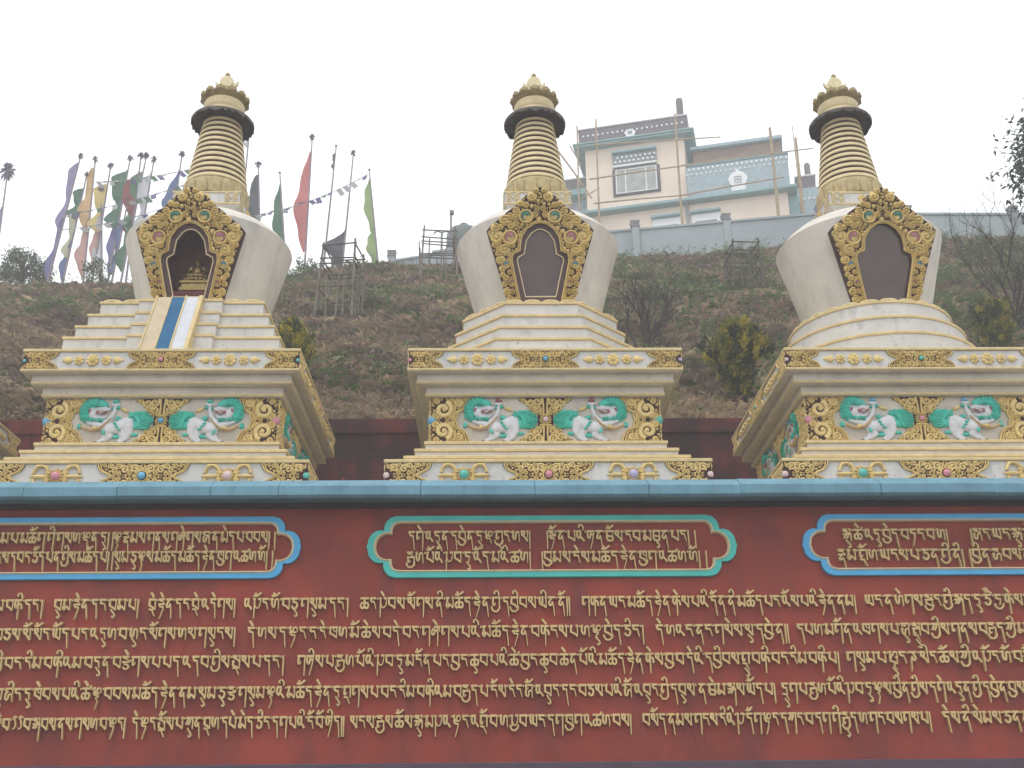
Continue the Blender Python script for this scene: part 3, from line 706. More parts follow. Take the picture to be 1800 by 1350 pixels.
def strands(lines, wid, h, material, name, base=.012):
    mb = MB()
    for i, ln in enumerate(lines):
        p = chaikin([lz(x, y) for x, y in ln], 2); n = len(p)
        mb.ribbon(p, [wid * LU * (.75 + .5 * math.sin(math.pi * j / (n - 1)) - .45 * j / (n - 1)) for j in range(n)], base + .001 * (i % 3), h)
    return mb.mesh(name, material, smooth=True)
LION = {}
LION['lion_body'] = relief([[(1190, 470, 95), (1050, 540, 92), (930, 560, 88), (890, 480, 70)],
    [(1210, 520, 88), (1225, 610, 62), (1195, 690, 40), (1150, 735, 30), (1090, 748, 26)],
    [(1120, 600, 60), (1150, 690, 36), (1085, 745, 26)],
    [(890, 600, 62), (960, 655, 48), (885, 715, 36), (800, 742, 28)],
    [(900, 640, 45), (860, 690, 30), (840, 750, 22)],
    [(890, 480, 56), (940, 390, 36), (980, 300, 27), (988, 225, 24)],
    [(800, 525, 48), (900, 530, 78)],
    [(600, 458, 20), (680, 478, 36), (790, 502, 46)],
    [(690, 330, 96), (760, 300, 70), (840, 268, 46), (895, 262, 30)],
    [(720, 390, 70), (800, 395, 42), (860, 372, 26)],
    [(640, 270, 40), (610, 330, 26)]], 'lionwhite', 'lion_body', .62)
LION['mane'] = relief([[(830, 200, 38), (760, 165, 48), (670, 165, 52), (590, 215, 60), (545, 290, 62), (540, 370, 58), (580, 410, 48)], [(620, 400, 44), (690, 430, 34), (800, 440, 26)]], 'teal', 'mane', .35, grow=1.2)
ml = []
for i in range(19):
    t = i / 18; a = math.radians(75 + 150 * t); cx, cy0 = 690, 300
    ml.append([(cx + 90 * math.cos(a), cy0 - 90 * math.sin(a)), (cx + 150 * math.cos(a + .08), cy0 - 150 * math.sin(a + .08)), (cx + (215 + 10 * (i % 3)) * math.cos(a + (.02 if i % 2 else .1)), cy0 - (190 + 8 * (i % 2)) * math.sin(a))])
for i in range(6): ml.append([(650 + 32 * i, 400 + 2 * i), (655 + 34 * i, 425), (650 + 36 * i, 452 + 6 * (i % 2))])
LION['mane_lock'] = strands(ml, 30, .020, 'teal', 'mane_lock', .026)
LION['tail'] = relief([[(1270, 450, 36), (1260, 380, 52), (1310, 350, 50), (1400, 380, 78), (1490, 430, 62), (1530, 440, 36)], [(1330, 500, 52), (1430, 510, 52), (1490, 520, 40)]], 'teal', 'tail', .35, grow=1.22)
LION['tail_lock'] = strands([[(1215, 430 - 16 * i), (1260 + 12 * i, 350 + 8 * i), (1370, 318 + 31 * i), (1450, 345 + 31 * i), (1575 - 8 * abs(i - 3), 372 + 27 * i)] for i in range(8)], 30, .018, 'teal', 'tail_lock', .026)
LION['mouth'] = relief([[(745, 330, 24), (810, 325, 26), (870, 318, 16)], [(640, 292, 14), (625, 320, 10)]], 'mouth', 'mouth', .2)
for v_ in LION['mouth'].vertices: v_.co.y -= .047
LION['teeth'] = strands([[(790, 322), (830, 320), (872, 312)], [(775, 342), (800, 346), (830, 342)]], 14, .006, 'lionwhite', 'teeth', .062)
LION['nose'] = relief([[(890, 245, 22), (905, 268, 16)]], 'mouth', 'nose', .8)
LION['eye'] = strands([[(680, 268), (710, 258), (740, 268)], [(735, 235), (780, 235), (800, 250)]], 16, .012, 'teal', 'eye', .060)
LION['garland'] = strands([[(520, 530), (600, 575), (720, 590), (830, 545), (910, 470), (960, 400)]], 44, .03, 'garland', 'garland', .035)
LION['medallion'] = relief([[(722, 562, 34), (732, 562, 34)]], 'gold', 'medallion', 1.2)
for v_ in LION['medallion'].vertices: v_.co.y -= .03
for i, c_ in enumerate(([(470, 535, 14), (485, 500, 28), (500, 535, 16)], [(1010, 670, 26), (1080, 668, 28)], [(1290, 640, 26), (1340, 640, 20)], [(1040, 400, 34), (1075, 410, 26)], [(1150, 395, 14), (1200, 390, 10)])): LION['tuft@%d' % i] = relief([c_], 'teal', 'tuft', .5)
LION['leg_spot'] = relief([[(1018, 490, 14), (1040, 500, 14)], [(1045, 535, 14), (1068, 545, 14)], [(1085, 578, 14), (1110, 588, 14)], [(870, 610, 18), (880, 640, 20)]], 'teal', 'leg_spot', .3)
for v_ in LION['leg_spot'].vertices: v_.co.y -= .055
LION['cup'] = relief([[(940, 195, 22), (985, 205, 26), (1030, 195, 22)], [(985, 215, 30), (985, 240, 20)]], 'lionwhite', 'cup', .9)
LION['bow'] = relief([[(955, 255, 18), (940, 255, 14)], [(1015, 250, 18), (1045, 240, 18)]], 'teal', 'bow', 1.3)
LION['tassel'] = relief([[(1070, 250, 8), (1110, 270, 22), (1145, 280, 28), (1180, 295, 14)]], 'gold', 'tassel', .7)
cl = MB()
for x, y in ((745, 748), (770, 755), (1060, 750), (1085, 755), (860, 752), (1190, 752)):
    u_, v_ = lz(x, y); cl.ell((u_, -.018, v_), (.008, .012, .008), 6, 4)
LION['claw'] = cl.mesh('claw', 'claw', smooth=True)
JEWEL = {c_: relief([[(955, 160, 18), (985, 148, 34), (1020, 160, 18)]], ('teal' if c_ == 'teal' else 'stone_' + c_), 'jewel', 1.0) for c_ in ('teal', 'red', 'blue')}

def lion(root, u, v, half, rz, mirror, jewel):
    p = Matrix.Rotation(rz, 3, 'Z') @ Vector((u, -half - .002, v - ZB))
    b = put('lion_relief', LION['lion_body'], root, p, rz, 0, (-1 if mirror else 1, 1, 1))
    for k, me in LION.items():
        if k != 'lion_body': put(k.split('@')[0], me, b)
    put('jewel', JEWEL[jewel], b)

# niche frame: outline and opening in the leaning plane (x, height above the top step)
LEAN = math.atan(.262)
def nv(z): return (z - 5.94) / math.cos(LEAN)
FR = [(.375, 5.94), (.405, 6.08), (.64, 6.87), (.585, 6.94), (.455, 7.035), (.39, 7.10), (.303, 7.161), (.22, 7.245), (.182, 7.285), (.068, 7.35), (0, 7.395)]
NI = [(.232, 5.94), (.252, 6.07), (.310, 6.35), (.338, 6.50), (.340, 6.56), (.325, 6.60), (.246, 6.635), (.243, 6.70), (.225, 6.80), (.160, 6.895), (.070, 6.955), (0, 6.968)]
LI = [(.182, 6.10), (.232, 6.33), (.276, 6.515), (.268, 6.562), (.192, 6.605), (.186, 6.66), (.165, 6.765), (.100, 6.855), (.04, 6.89), (0, 6.897)]
def sym(h): return [(-x, nv(z)) for x, z in h] + [(x, nv(z)) for x, z in reversed(h[:-1])]
FRP, NIP, LIP = sym(FR), sym(NI), sym(LI)
pl = MB().prism(FRP + NIP[::-1], -.11, .006)
NFRAME = pl.mesh('niche_frame', 'maroon', bevel=.004)
cv = MB(); CURLS.clear()
for c_ in ((.10, 7.27, .052, 2.6, 1), (.045, 7.345, .030, 1.0, -1), (.17, 7.175, .034, .3, -1), (.235, 7.19, .036, 2.6, 1), (.035, 7.13, .030, .5, 1), (.06, 7.06, .034, 2.4, -1), (.285, 7.10, .042, .6, 1), (.30, 7.02, .038, 2.8, -1), (.36, 7.03, .040, 1.0, 1), (.43, 6.99, .055, 2.4, -1), (.35, 6.93, .040, .6, 1), (.29, 6.945, .034, 3.2, -1), (.54, 6.90, .050, 1.4, 1), (.475, 6.91, .032, .6, -1),
           (.515, 6.79, .072, 1.0, -1), (.585, 6.83, .034, .2, 1), (.50, 6.68, .040, .5, 1), (.545, 6.70, .030, .4, -1), (.425, 6.64, .060, 2.5, -1), (.335, 6.70, .034, .2, 1), (.50, 6.60, .036, 1.0, 1), (.36, 6.58, .030, 3, 1), (.47, 6.52, .048, .6, -1), (.37, 6.50, .034, .3, 1), (.455, 6.42, .036, 1.6, 1), (.45, 6.35, .030, .2, -1), (.365, 6.38, .030, 2.2, 1), (.41, 6.31, .036, 1.4, -1), (.345, 6.30, .026, .4, 1), (.425, 6.24, .030, .2, 1), (.395, 6.15, .042, 2.0, -1), (.33, 6.15, .030, .5, 1), (.365, 6.06, .040, .8, 1), (.30, 6.05, .034, 2.4, -1), (.33, 5.98, .034, .2, 1)):
    for s_ in (1, -1):
        x, z, r, a, d = c_; curl(cv, s_ * x, nv(z), r * 1.06, a if s_ > 0 else math.pi - a, d * s_, 1.25, .62, .034, .004, base=True)
# cushions that carry the four inlays
for x, z, r in ((.172, 7.035, .075), (.366, 6.785, .080), (.41, 6.468, .045), (.34, 6.252, .040)):
    for s_ in (1, -1):
        cv.ribbon([(s_ * x + r * math.cos(2 * math.pi * i / 18), nv(z) + r * math.sin(2 * math.pi * i / 18)) for i in range(18)], r * .42, .004, .038, True, True)
        cv.ell((s_ * x, -.006, nv(z)), (r * .86, .020, r * .86), 12, 5)
cv.ribbon([(x * 1.035 + (.012 if x > 0 else -.012), z + .012) for x, z in chaikin(NIP, 1)], .018, .004, .036)
fill_knobs(cv, FRP + NIP[::-1], CURLS + [(s_ * x, nv(z), r * 1.2) for x, z, r in ((.172, 7.035, .075), (.366, 6.785, .080), (.41, 6.468, .045), (.34, 6.252, .040)) for s_ in (1, -1)], .008, .034, 5200, .036, .004)
NCARVE = cv.mesh('frame_scroll', 'goldold', smooth=True)
BORDER = MB().ribbon([(x * 1.0, z) for x, z in NIP], .022, .004, .034).mesh('niche_border', 'gold', smooth=True)
def comma(r):
    mb = MB(); pts, ws = [], []
    for i in range(12):
        t = i / 11; a = 2.6 - 4.0 * t; rr = r * (.50 + .12 * t)
        pts.append((rr * math.cos(a), rr * math.sin(a))); ws.append(r * (.80 - .74 * t ** 1.3))
    mb.ribbon(pts, ws, .022, .020); return mb
COMMA = {k: comma(r).mesh('inlay', 'comma_' + k, smooth=True) for k, r in (('teal', .074), ('pink', .074), ('blue', .042))}
COMMA['tan'] = comma(.030).mesh('inlay', 'comma_pink', smooth=True)
def ringloop(pa, pb, w, mb, n=44):
    """board between two closed loops"""
    A, B = resample(pa, n, True), resample(pb, n, True)
    mb.loft([[(x, -w + .02, z) for x, z in A], [(x, -w, z) for x, z in A], [(x, -w, z) for x, z in B], [(x, -w + .03, z) for x, z in B]], False, False)
    return mb
BOARD = ringloop(NIP, LIP, -.035, MB()).mesh('niche_board', 'board')
LINE = MB().ribbon(LIP, .016, -.035, .010, True, True).mesh('niche_line', 'cream', smooth=True)
rec = MB(); A = resample(NIP, 44, True)
rec.loft([[(x * s_, d_, z) for x, z in A] for d_, s_ in ((.0, 1), (.12, 1.0), (.42, .96))], False, True)
RECESS = rec.mesh('niche_recess', 'niche')
SHELF = MB().box(-.25, .25, .05, .40, .02, .245).mesh('niche_shelf', 'niche')
PANE_IN = MB().prism(LIP, -.075, -.062).mesh('glass_pane', 'pane')
PANE_ALL = MB().prism(NIP, -.055, -.040).mesh('glass_pane', 'pane')

# bell, spire and crown
bell = MB(); NB = 72
prof = [(.60, 5.94), (.72, 5.94), (.765, 6.11), (.81, 6.28), (.855, 6.45), (.90, 6.62), (.945, 6.79), (.985, 6.94), (1.012, 7.04), (1.027, 7.098), (.934, 7.205), (.84, 7.288), (.74, 7.35), (.60, 7.42), (.465, 7.475), (.36, 7.515), (.28, 7.54)]
bell.lathe(prof, NB)
bell.f = [q for q in bell.f if not (len(q) == 4 and (lambda c: c[1] < -.3 and ((abs(c[0]) < .335 and 6.0 < c[2] < 6.98) or (abs(c[0]) < .28 and 6.9 < c[2] < 7.2)))([sum(bell.v[i][k] for i in q) / 4 for k in range(3)]))]
BELL = SM(bell, 'bell', 'bell', smooth=True, crease=.40)
hk = MB().loft([[(x * a, y * a, z) for x, y in ((-1, -1), (1, -1), (1, 1), (-1, 1))] for a, z in ((.32, 7.34), (.335, 7.455), (.36, 7.50), (.42, 7.556))])
HNECK = SM(hk, 'harmika_neck', 'bell', bevel=.004)
HBAND = SM(MB().sq(.418, 7.558, 7.735), 'harmika', 'white', bevel=.004)
HTRIM = SM(MB().sq(.43, 7.556, 7.578).sq(.43, 7.718, 7.740), 'harmika_moulding', 'trim', bevel=.003)
hs = MB()
for cx in (-.31,):
    for dx in (-.055, .055):
        for dz_ in (-.032, .032): curl(hs, cx + dx, dz_, .036, .5 if dx > 0 else 2.4, 1 if dx > 0 else -1, 1.3, .5, .012)
    knob(hs, cx, 0, .02, .014); 
HSCROLL = hs.mesh('harmika_scroll', 'ring', smooth=True)
lo = MB().lathe([(.385, 7.74), (.41, 7.80), (.40, 7.95), (.385, 8.0)], 40)
for i in range(16):
    a = 2 * math.pi * (i + .5) / 16; c, s_ = math.cos(a), math.sin(a)
    prof_ = [(-.066, 7.76), (-.07, 7.87), (-.055, 7.955), (0, 7.985), (.055, 7.955), (.07, 7.87), (.066, 7.76)]
    vs = [((.418) * c - u * s_, .418 * s_ + u * c, z) for u, z in prof_] + [((.385) * c - u * s_, .385 * s_ + u * c, z) for u, z in prof_] + [(.436 * c, .436 * s_, 7.87)]
    n = len(prof_); lo.add(vs, [(i_, (i_ + 1) % n, 2 * n) for i_ in range(n)] + [(i_, n + i_, n + (i_ + 1) % n, (i_ + 1) % n) for i_ in range(n)])
LOTUS = SM(lo, 'spire_lotus', 'lotus', bevel=0)
CORE = SM(MB().lathe([(.382, 7.99), (.226, 9.06)], 48), 'spire_core', 'groove', smooth=True)
RINGS = []
for i in range(12):
    za = 8.0 + i * 1.03 / 12; h_ = .050 - i * .0006; ra = .398 - (za - 8.0) * .146
    RINGS.append(SM(MB().lathe([(ra - .05, za + .001), (ra - .004, za), (ra, za + .005), (ra - .005, za + h_ - .005), (ra - .010, za + h_), (ra - .06, za + h_ + .002)], 48), 'spire_ring', 'ring', smooth=True))
pa = MB(); npar = 60
def pz(i, z, amp): return z - amp * (.5 + .5 * math.sin(i * 2.4 + 1.7 * math.sin(i * .9)))
pp = [(.20, 9.085, 0), (.26, 9.08, 0), (.36, 9.060, 0), (.402, 9.046, 0), (.414, 9.030, .006), (.411, 9.012, .045), (.398, 9.012, .045), (.390, 9.026, .004), (.30, 9.034, 0), (.20, 9.036, 0)]
pa.loft([[(r * math.cos(2 * math.pi * i / npar), r * math.sin(2 * math.pi * i / npar), pz(i, z, am)) for i in range(npar)] for r, z, am in pp], False, False)
PARASOL = SM(pa, 'parasol', 'parasol', smooth=True)
CROWNB = SM(MB().lathe([(.25, 9.062), (.276, 9.075), (.276, 9.135), (.262, 9.148), (.258, 9.178), (.266, 9.190), (.272, 9.205), (.270, 9.298), (.256, 9.310), (.258, 9.322), (.24, 9.335)], 40), 'crown_band', 'ring', smooth=True)
cp = MB().lathe([(.235, 9.33), (.265, 9.345), (.262, 9.375), (.20, 9.42), (.13, 9.50), (.075, 9.585), (.04, 9.63)], 32)
for i in range(12):
    a = 2 * math.pi * i / 12; c, s_ = math.cos(a), math.sin(a)
    pr_ = [(-.056, 9.332, .258), (-.076, 9.375, .296), (-.058, 9.425, .312), (0, 9.455, .318), (.058, 9.425, .312), (.076, 9.375, .296), (.056, 9.332, .258)]
    vs = [(r * c - u * s_, r * s_ + u * c, z) for u, z, r in pr_] + [((r - .03) * c - u * s_, (r - .03) * s_ + u * c, z) for u, z, r in pr_] + [(.335 * c, .335 * s_, 9.385)]
    n = len(pr_); cp.add(vs, [(k, (k + 1) % n, 2 * n) for k in range(n)] + [(k, n + k, n + (k + 1) % n, (k + 1) % n) for k in range(n)] + [tuple(range(2 * n - 1, n - 1, -1))])
CROWNP = SM(cp, 'crown_petal_ring', 'crown')
mo = MB(); arc = []
for i in range(13):
    a = math.radians(200 + 140 * i / 12); arc.append((.158 * math.cos(a), 9.705 + .125 * math.sin(a)))
inn = []
for i in range(13):
    a = math.radians(340 - 140 * i / 12); inn.append((.150 * math.cos(a), 9.725 + .075 * math.sin(a)))
MOON = SM(mo.prism(arc + [(.156, 9.72)] + inn[1:-1] + [(-.156, 9.72)], -.022, .022), 'crescent_moon', 'sundisc', bevel=.003)
sn = MB(); disc = [(.094 * math.cos(2 * math.pi * i / 24), 9.700 + .094 * math.sin(2 * math.pi * i / 24)) for i in range(24)]
SUNM = SM(sn.prism(disc, -.035, .035), 'sun_disc', 'sundisc', bevel=.010, seg=2)
FINIAL = SM(MB().lathe([(.012, 9.78), (.030, 9.79), (.036, 9.815), (.028, 9.84), (.006, 9.866)], 14), 'finial', 'crown', smooth=True)

def face_items(root, half, z, items, rots):
    """items: (name, mesh, u, mirror, children)"""
    for rz in rots:
        for name, me, u, mir, kids in items:
            p = Matrix.Rotation(rz, 3, 'Z') @ Vector((u, -half, z - ZB))
            o = put(name, me, root, p, rz, 0, (-1 if mir else 1, 1, 1))
            for kn, km in kids: put(kn, km, o, (0, (-.030 if kn == 'gem' else 0), 0))
def step(root, a, z0, z1, material='white', t=.034, o=.014):
    s_ = put('step', SM(MB().sq(a - o, z0, z1 - t), 'step', material, bevel=.004), root)
    put('moulding', SM(MB().sq(a, z1 - t, z1), 'moulding', 'trim', bevel=.006), s_)
    return s_
def octo(a, h): return [(-h, -a), (h, -a), (a, -h), (a, h), (h, a), (-h, a), (-a, h), (-a, -h)]
def planstep(root, plan, plan_o, z0, z1, t=.036):
    s_ = put('step', SM(MB().loft([[(x, y, z0) for x, y in plan], [(x, y, z1 - t) for x, y in plan]]), 'step', 'white', bevel=.003 if len(plan) < 12 else 0, smooth=len(plan) > 12), root)
    put('moulding', SM(MB().loft([[(x, y, z1 - t) for x, y in plan_o], [(x, y, z1) for x, y in plan_o]]), 'moulding', 'trim', bevel=.006, smooth=len(plan) > 12), s_)
    return s_
def leaf_rim(root, pts, z):
    """row of folded lotus leaves along the top edge"""
    mb = MB()
    for i in range(len(pts)):
        (x0, y0), (x1, y1) = pts[i], pts[(i + 1) % len(pts)]
        L = math.hypot(x1 - x0, y1 - y0); k = max(1, int(round(L / .22))); dx, dy = (x1 - x0) / L, (y1 - y0) / L
        for j in range(k):
            c = (j + .5) * L / k; hw = L / k * .46
            prf = [(-hw, 0), (-hw * .85, .022), (-hw * .4, .034), (hw * .4, .034), (hw * .85, .022), (hw, 0)]
            vs = [(x0 + dx * (c + u), y0 + dy * (c + u), z + v) for u, v in prf] + [(x0 + dx * (c + u) - dy * .10, y0 + dy * (c + u) + dx * .10, z + v * .8) for u, v in prf] + [(x0 + dx * c + dy * .014, y0 + dy * c - dx * .012, z + .018)]
            n = len(prf); mb.add(vs, [(a, (a + 1) % n, 2 * n) for a in range(n)] + [(a, n + a, n + a + 1, a + 1) for a in range(n - 1)])
    put('lotus_rim', SM(mb, 'lotus_rim', 'trim'), root)

def make_stupa(kind, X, label, cs):
    root = thing('stupa', label, 'stupa', (X, CY, ZB + EYE), 0, 'stupas in a row on the terrace')
    put('base_block', SM(MB().sq(1.78, 3.15, 3.40), 'base_block', 'white', bevel=.008), root)
    put('plinth', SM(MB().sq(1.675, 3.40, 3.727), 'plinth', 'white', bevel=.004), root)
    put('moulding', SM(MB().sq(1.70, 3.40, 3.432).sq(1.70, 3.727, 3.762), 'moulding', 'trim', bevel=.006), root)
    for a, z0, z1 in ((1.515, 3.762, 3.862), (1.412, 3.862, 3.975), (1.312, 3.975, 4.092)): step(root, a, z0, z1, 'stucco', .036)
    put('body', SM(MB().sq(1.240, 4.092, 4.612), 'body', 'stucco', bevel=.004), root)
    for a, z0, z1 in ((1.312, 4.612, 4.722), (1.408, 4.722, 4.834)):
        t_ = put('cornice_tier', SM(MB().sq(a - .010, z0, z1), 'cornice_tier', 'stucco', bevel=.004), root)
        put('moulding', SM(MB().sq(a, z0 + .005, z0 + .032), 'moulding', 'trim', bevel=.006), t_)
    put('cornice_soffit', SM(MB().sq(1.488, 4.8335, 4.866), 'cornice_soffit', 'stucco', bevel=.004), root)
    put('cornice', SM(MB().sq(1.478, 4.868, 5.068), 'cornice', 'white', bevel=.004), root)
    put('moulding', SM(MB().sq(1.50, 4.840, 4.868).sq(1.50, 5.068, 5.102), 'moulding', 'trim', bevel=.006), root)
    rots = (0, math.pi / 2, -math.pi / 2)
    # cornice ornaments
    it = [('scroll_panel', BAND[0], 0, False, [('scrollwork', BAND[1]), ('gem', gem(.026, cs['band'][0]))]),
          ('scroll_panel', BAND[2], -1.48, False, [('scrollwork', BAND[3])]), ('scroll_panel', BAND[2], 1.48, True, [('scrollwork', BAND[3])])]
    for c in (-.74, .74):
        it += [('flower', FL_BIG, c, False, []), ('flower', FL_SMALL, c - .147, False, []), ('flower', FL_SMALL, c + .147, False, []), ('bud', BUD, c - .262, True, []), ('bud', BUD, c + .262, False, [])]
    face_items(root, 1.48, 4.968, it, rots)
    for s_, c in ((-1, cs['band'][1]), (1, cs['band'][2])): put('gem', gem(.026, c), root, (s_ * 1.472, -1.471, 4.968 - ZB))
    # body ornaments
    it = [('scroll_panel', BCEN[0], 0, False, [('scrollwork', BCEN[1]), ('gem', gem(.032, cs['body'][0]))]),
          ('scroll_panel', BCOR[0], -1.242, False, [('scrollwork', BCOR[1])]), ('scroll_panel', BCOR[0], 1.242, True, [('scrollwork', BCOR[1])])]
    face_items(root, 1.242, 4.352, it, rots)
    for s_, c in ((-1, cs['body'][1]), (1, cs['body'][2])): put('gem', gem(.050, c), root, (s_ * 1.234, -1.234, 4.352 - ZB))
    for rz in rots:
        lion(root, -.497, 4.352, 1.242, rz, False, cs['jewel']); lion(root, .497, 4.352, 1.242, rz, True, cs['jewel'])
    # plinth ornaments
    it = [('scroll_panel', PLINTH[0], 0, False, [('scrollwork', PLINTH[1]), ('gem', gem(.040, cs['plinth'][0]))]),
          ('scroll_panel', PLINTH[2], -1.678, False, [('scrollwork', PLINTH[3])]), ('scroll_panel', PLINTH[2], 1.678, True, [('scrollwork', PLINTH[3])]),
          ('vajra', VAJRA, -.872, False, [('gem', gem(.050, cs['vajra'][0]))]), ('vajra', VAJRA, .872, False, [('gem', gem(.050, cs['vajra'][1]))])]
    face_items(root, 1.678, 3.59, it, rots)
    for s_, c in ((-1, cs['plinth'][1]), (1, cs['plinth'][2])): put('gem', gem(.038, c), root, (s_ * 1.668, -1.666, 3.595 - ZB))
    # upper steps
    zt_ = (5.375, 5.555, 5.742, 5.940)
    if kind == 'square':
        for a, z0, z1 in zip((1.218, 1.130, 1.041, .952), (5.102,) + zt_[:3], zt_): step(root, a, z0, z1)
        leaf_rim(root, [(-.93, -.93), (.93, -.93), (.93, .93), (-.93, .93)], 5.94)
        for i, (a, z0, z1) in enumerate(zip((1.218, 1.130, 1.041, .952), (5.102,) + zt_[:3], zt_)):     # projecting bay beside the stair
            b = put('stair_bay', SM(MB().box(-.475, .475, -a - .055, -a + .02, z0 + (.002 if i else 0), z1 - .034), 'stair_bay', 'white', bevel=.003), root)
            put('moulding', SM(MB().box(-.482, .482, -a - .066, -a + .02, z1 - .0335, z1 + .003), 'moulding', 'trim', bevel=.004), b)
        N = 17; y0, y1, z0, z1 = -1.455, -1.035, 5.102, 5.940
        cuts = [(-.272, -.254, 'trim'), (-.254, -.100, 'tan'), (-.100, -.086, 'trim'), (-.086, .058, 'blue'), (.058, .076, 'trim'), (.076, .216, 'stairwhite'), (.216, .262, 'trim')]
        fl = put('stair', SM(MB().add([(x, y, z) for x in (-.265, .255) for y, z in ((y0 + .02, z0), (y1 + .06, z1 - .05), (y1 + .06, z0))], [(0, 1, 2), (5, 4, 3), (0, 3, 4, 1), (1, 4, 5, 2), (2, 5, 3, 0)]), 'stair', 'tan'), root)
        for xa, xb, mt_ in cuts:
            mb = MB(); up_ = .014 if mt_ == 'trim' else 0.0
            if mt_ == 'trim':
                mb.add([(x, y, z) for x in (xa, xb) for y, z in ((y0 - .014, z0), (y0 - .014, z0 + .03), (y1 - .014, z1 + .03), (y1 + .05, z1 + .03), (y1 + .05, z0))], [(0, 1, 2, 3, 4), (9, 8, 7, 6, 5), (0, 5, 6, 1), (1, 6, 7, 2), (2, 7, 8, 3), (3, 8, 9, 4), (4, 9, 5, 0)])
                put('stair_string', SM(mb, 'stair_string', mt_, bevel=.003), fl)
            else:
                for k in range(N):
                    mb.box(xa + .001, xb - .001, y0 + (y1 - y0) * k / N, y1 + .05, z0 + (z1 - z0) * k / N + .0005, z0 + (z1 - z0) * (k + 1) / N)
                put('stair_tread_strip', SM(mb, 'stair_tread_strip', mt_), fl)
    elif kind == 'octagon':
        for a, z0, z1 in zip((1.185, 1.105, 1.022, .938), (5.102,) + zt_[:3], zt_):
            h = a * .455; planstep(root, octo(a - .016, h - .007), octo(a, h), z0, z1)
        leaf_rim(root, octo(.918, .425), 5.94)
    else:
        circ = lambda r, n=72: [(r * math.cos(2 * math.pi * (i + .5) / n), r * math.sin(2 * math.pi * (i + .5) / n)) for i in range(n)]
        for r, z0, z1 in ((1.235, 5.102, 5.43), (1.115, 5.43, 5.685), (.985, 5.685, 5.935)): planstep(root, circ(r - .014), circ(r), z0, z1, .036)
        leaf_rim(root, circ(.965, 27), 5.935)
    # bell with its niche
    put('bell', BELL, root)
    fr = put('niche_frame', NFRAME, root, (0, -.71, 5.94 - ZB), 0, LEAN)
    put('frame_scroll', NCARVE, fr); put('niche_border', BORDER, fr); put('niche_recess', RECESS, fr)
    for k, x, z in (('teal', .172, 7.035), ('pink', .366, 6.785), ('blue', .41, 6.468), ('tan', .34, 6.252)):
        for s_ in (1, -1): put('inlay', COMMA[k], fr, (s_ * x, 0, nv(z)), 0, 0, (s_, 1, 1))
    if kind == 'square': put('niche_shelf', SHELF, fr)
    if kind == 'circle': put('glass_pane', PANE_ALL, fr)
    else:
        put('niche_board', BOARD, fr); put('niche_line', LINE, fr)
        if kind == 'octagon': put('glass_pane', PANE_IN, fr)
    h_ = put('harmika', HBAND, root); put('harmika_neck', HNECK, h_); put('harmika_moulding', HTRIM, h_)
    for rz in (0, math.pi / 2, -math.pi / 2):
        for nm, me, u in (('harmika_scroll', HSCROLL, 0), ('harmika_scroll', HSCROLL, .62), ('flower', FL_SMALL, 0)):
            p = Matrix.Rotation(rz, 3, 'Z') @ Vector((u, -.419, 7.648 - ZB)); put(nm, me, h_, p, rz, 0, (.95, 1, .95) if nm == 'flower' else (1, 1, 1))
    put('spire_lotus', LOTUS, root); c = put('spire', CORE, root)
    for me in RINGS: put('spire_ring', me, c)
    pz_ = put('parasol', PARASOL, root); put('crown_band', CROWNB, pz_); put('crown', CROWNP, root)
    put('crescent_moon', MOON, root); put('sun_disc', SUNM, root); put('finial', FINIAL, root)
    return root
make_stupa('square', -3.573, 'stupa with square steps and a blue, white and tan stair below its niche', dict(band=('pink', 'teal', 'teal'), body=('blue', 'blue', 'pink'), jewel='teal', plinth=('blue', 'teal', 'teal'), vajra=('pink', 'pale')))
s_mid = make_stupa('octagon', .5906, 'middle stupa with eight-sided steps and a dark glazed niche', dict(band=('blue', 'pink', 'lilac'), body=('pale', 'blue', 'teal'), jewel='red', plinth=('pink', 'pale', 'pale'), vajra=('teal', 'lilac')))
make_stupa('circle', 4.7085, 'stupa with round steps and a dark glazed niche', dict(band=('teal', 'pale', 'pale'), body=('pink', 'pink', 'teal'), jewel='blue', plinth=('pink', 'pale', 'pale'), vajra=('teal', 'blue')))
s_far = copy_tree(s_mid); s_far.location.x = -7.72
s_far['label'] = 'stupa cut off by the left edge, only its cornice corner showing'

# gilded seated figure in the open niche
def remeshed(mb, material, name, voxel):
    o = put('tmp_remesh', mb.mesh(name, material)); md = o.modifiers.new('r', 'REMESH'); md.mode = 'VOXEL'; md.voxel_size = voxel
    dg = bpy.context.evaluated_depsgraph_get(); me = bpy.data.meshes.new_from_object(o.evaluated_get(dg))
    bpy.data.objects.remove(o)
    for p in me.polygons: p.use_smooth = True
    me.name = name; return me
st = thing('seated_statue', 'small gilded seated statue on a stepped throne inside the open niche', 'statue', (-3.555, CY - .52, 6.235 + EYE))
st.scale = (.95, .95, .92)
bd = MB().ell((0, 0, .335), (.075, .055, .10), 14, 9)
bd.ell((0, -.005, .43), (.030, .03, .03)).ell((0, -.008, .485), (.040, .042, .050)).ell((0, 0, .540), (.020, .020, .020)).ell((0, 0, .562), (.009, .009, .016))
for s_ in (1, -1):
    bd.tube([(s_ * .055, 0, .245), (s_ * .12, -.04, .235), (s_ * .15, -.06, .23), (s_ * .08, -.10, .235), (-s_ * .02, -.105, .235)], [.04, .042, .036, .028, .020], 8)
    bd.tube([(s_ * .075, 0, .40), (s_ * .108, -.005, .35), (s_ * .112, -.035, .30), (s_ * .06, -.085, .268), (0, -.095, .265)], [.028, .026, .023, .019, .018], 8)
    bd.ell((s_ * .041, 0, .478), (.008, .012, .022), 6, 5)
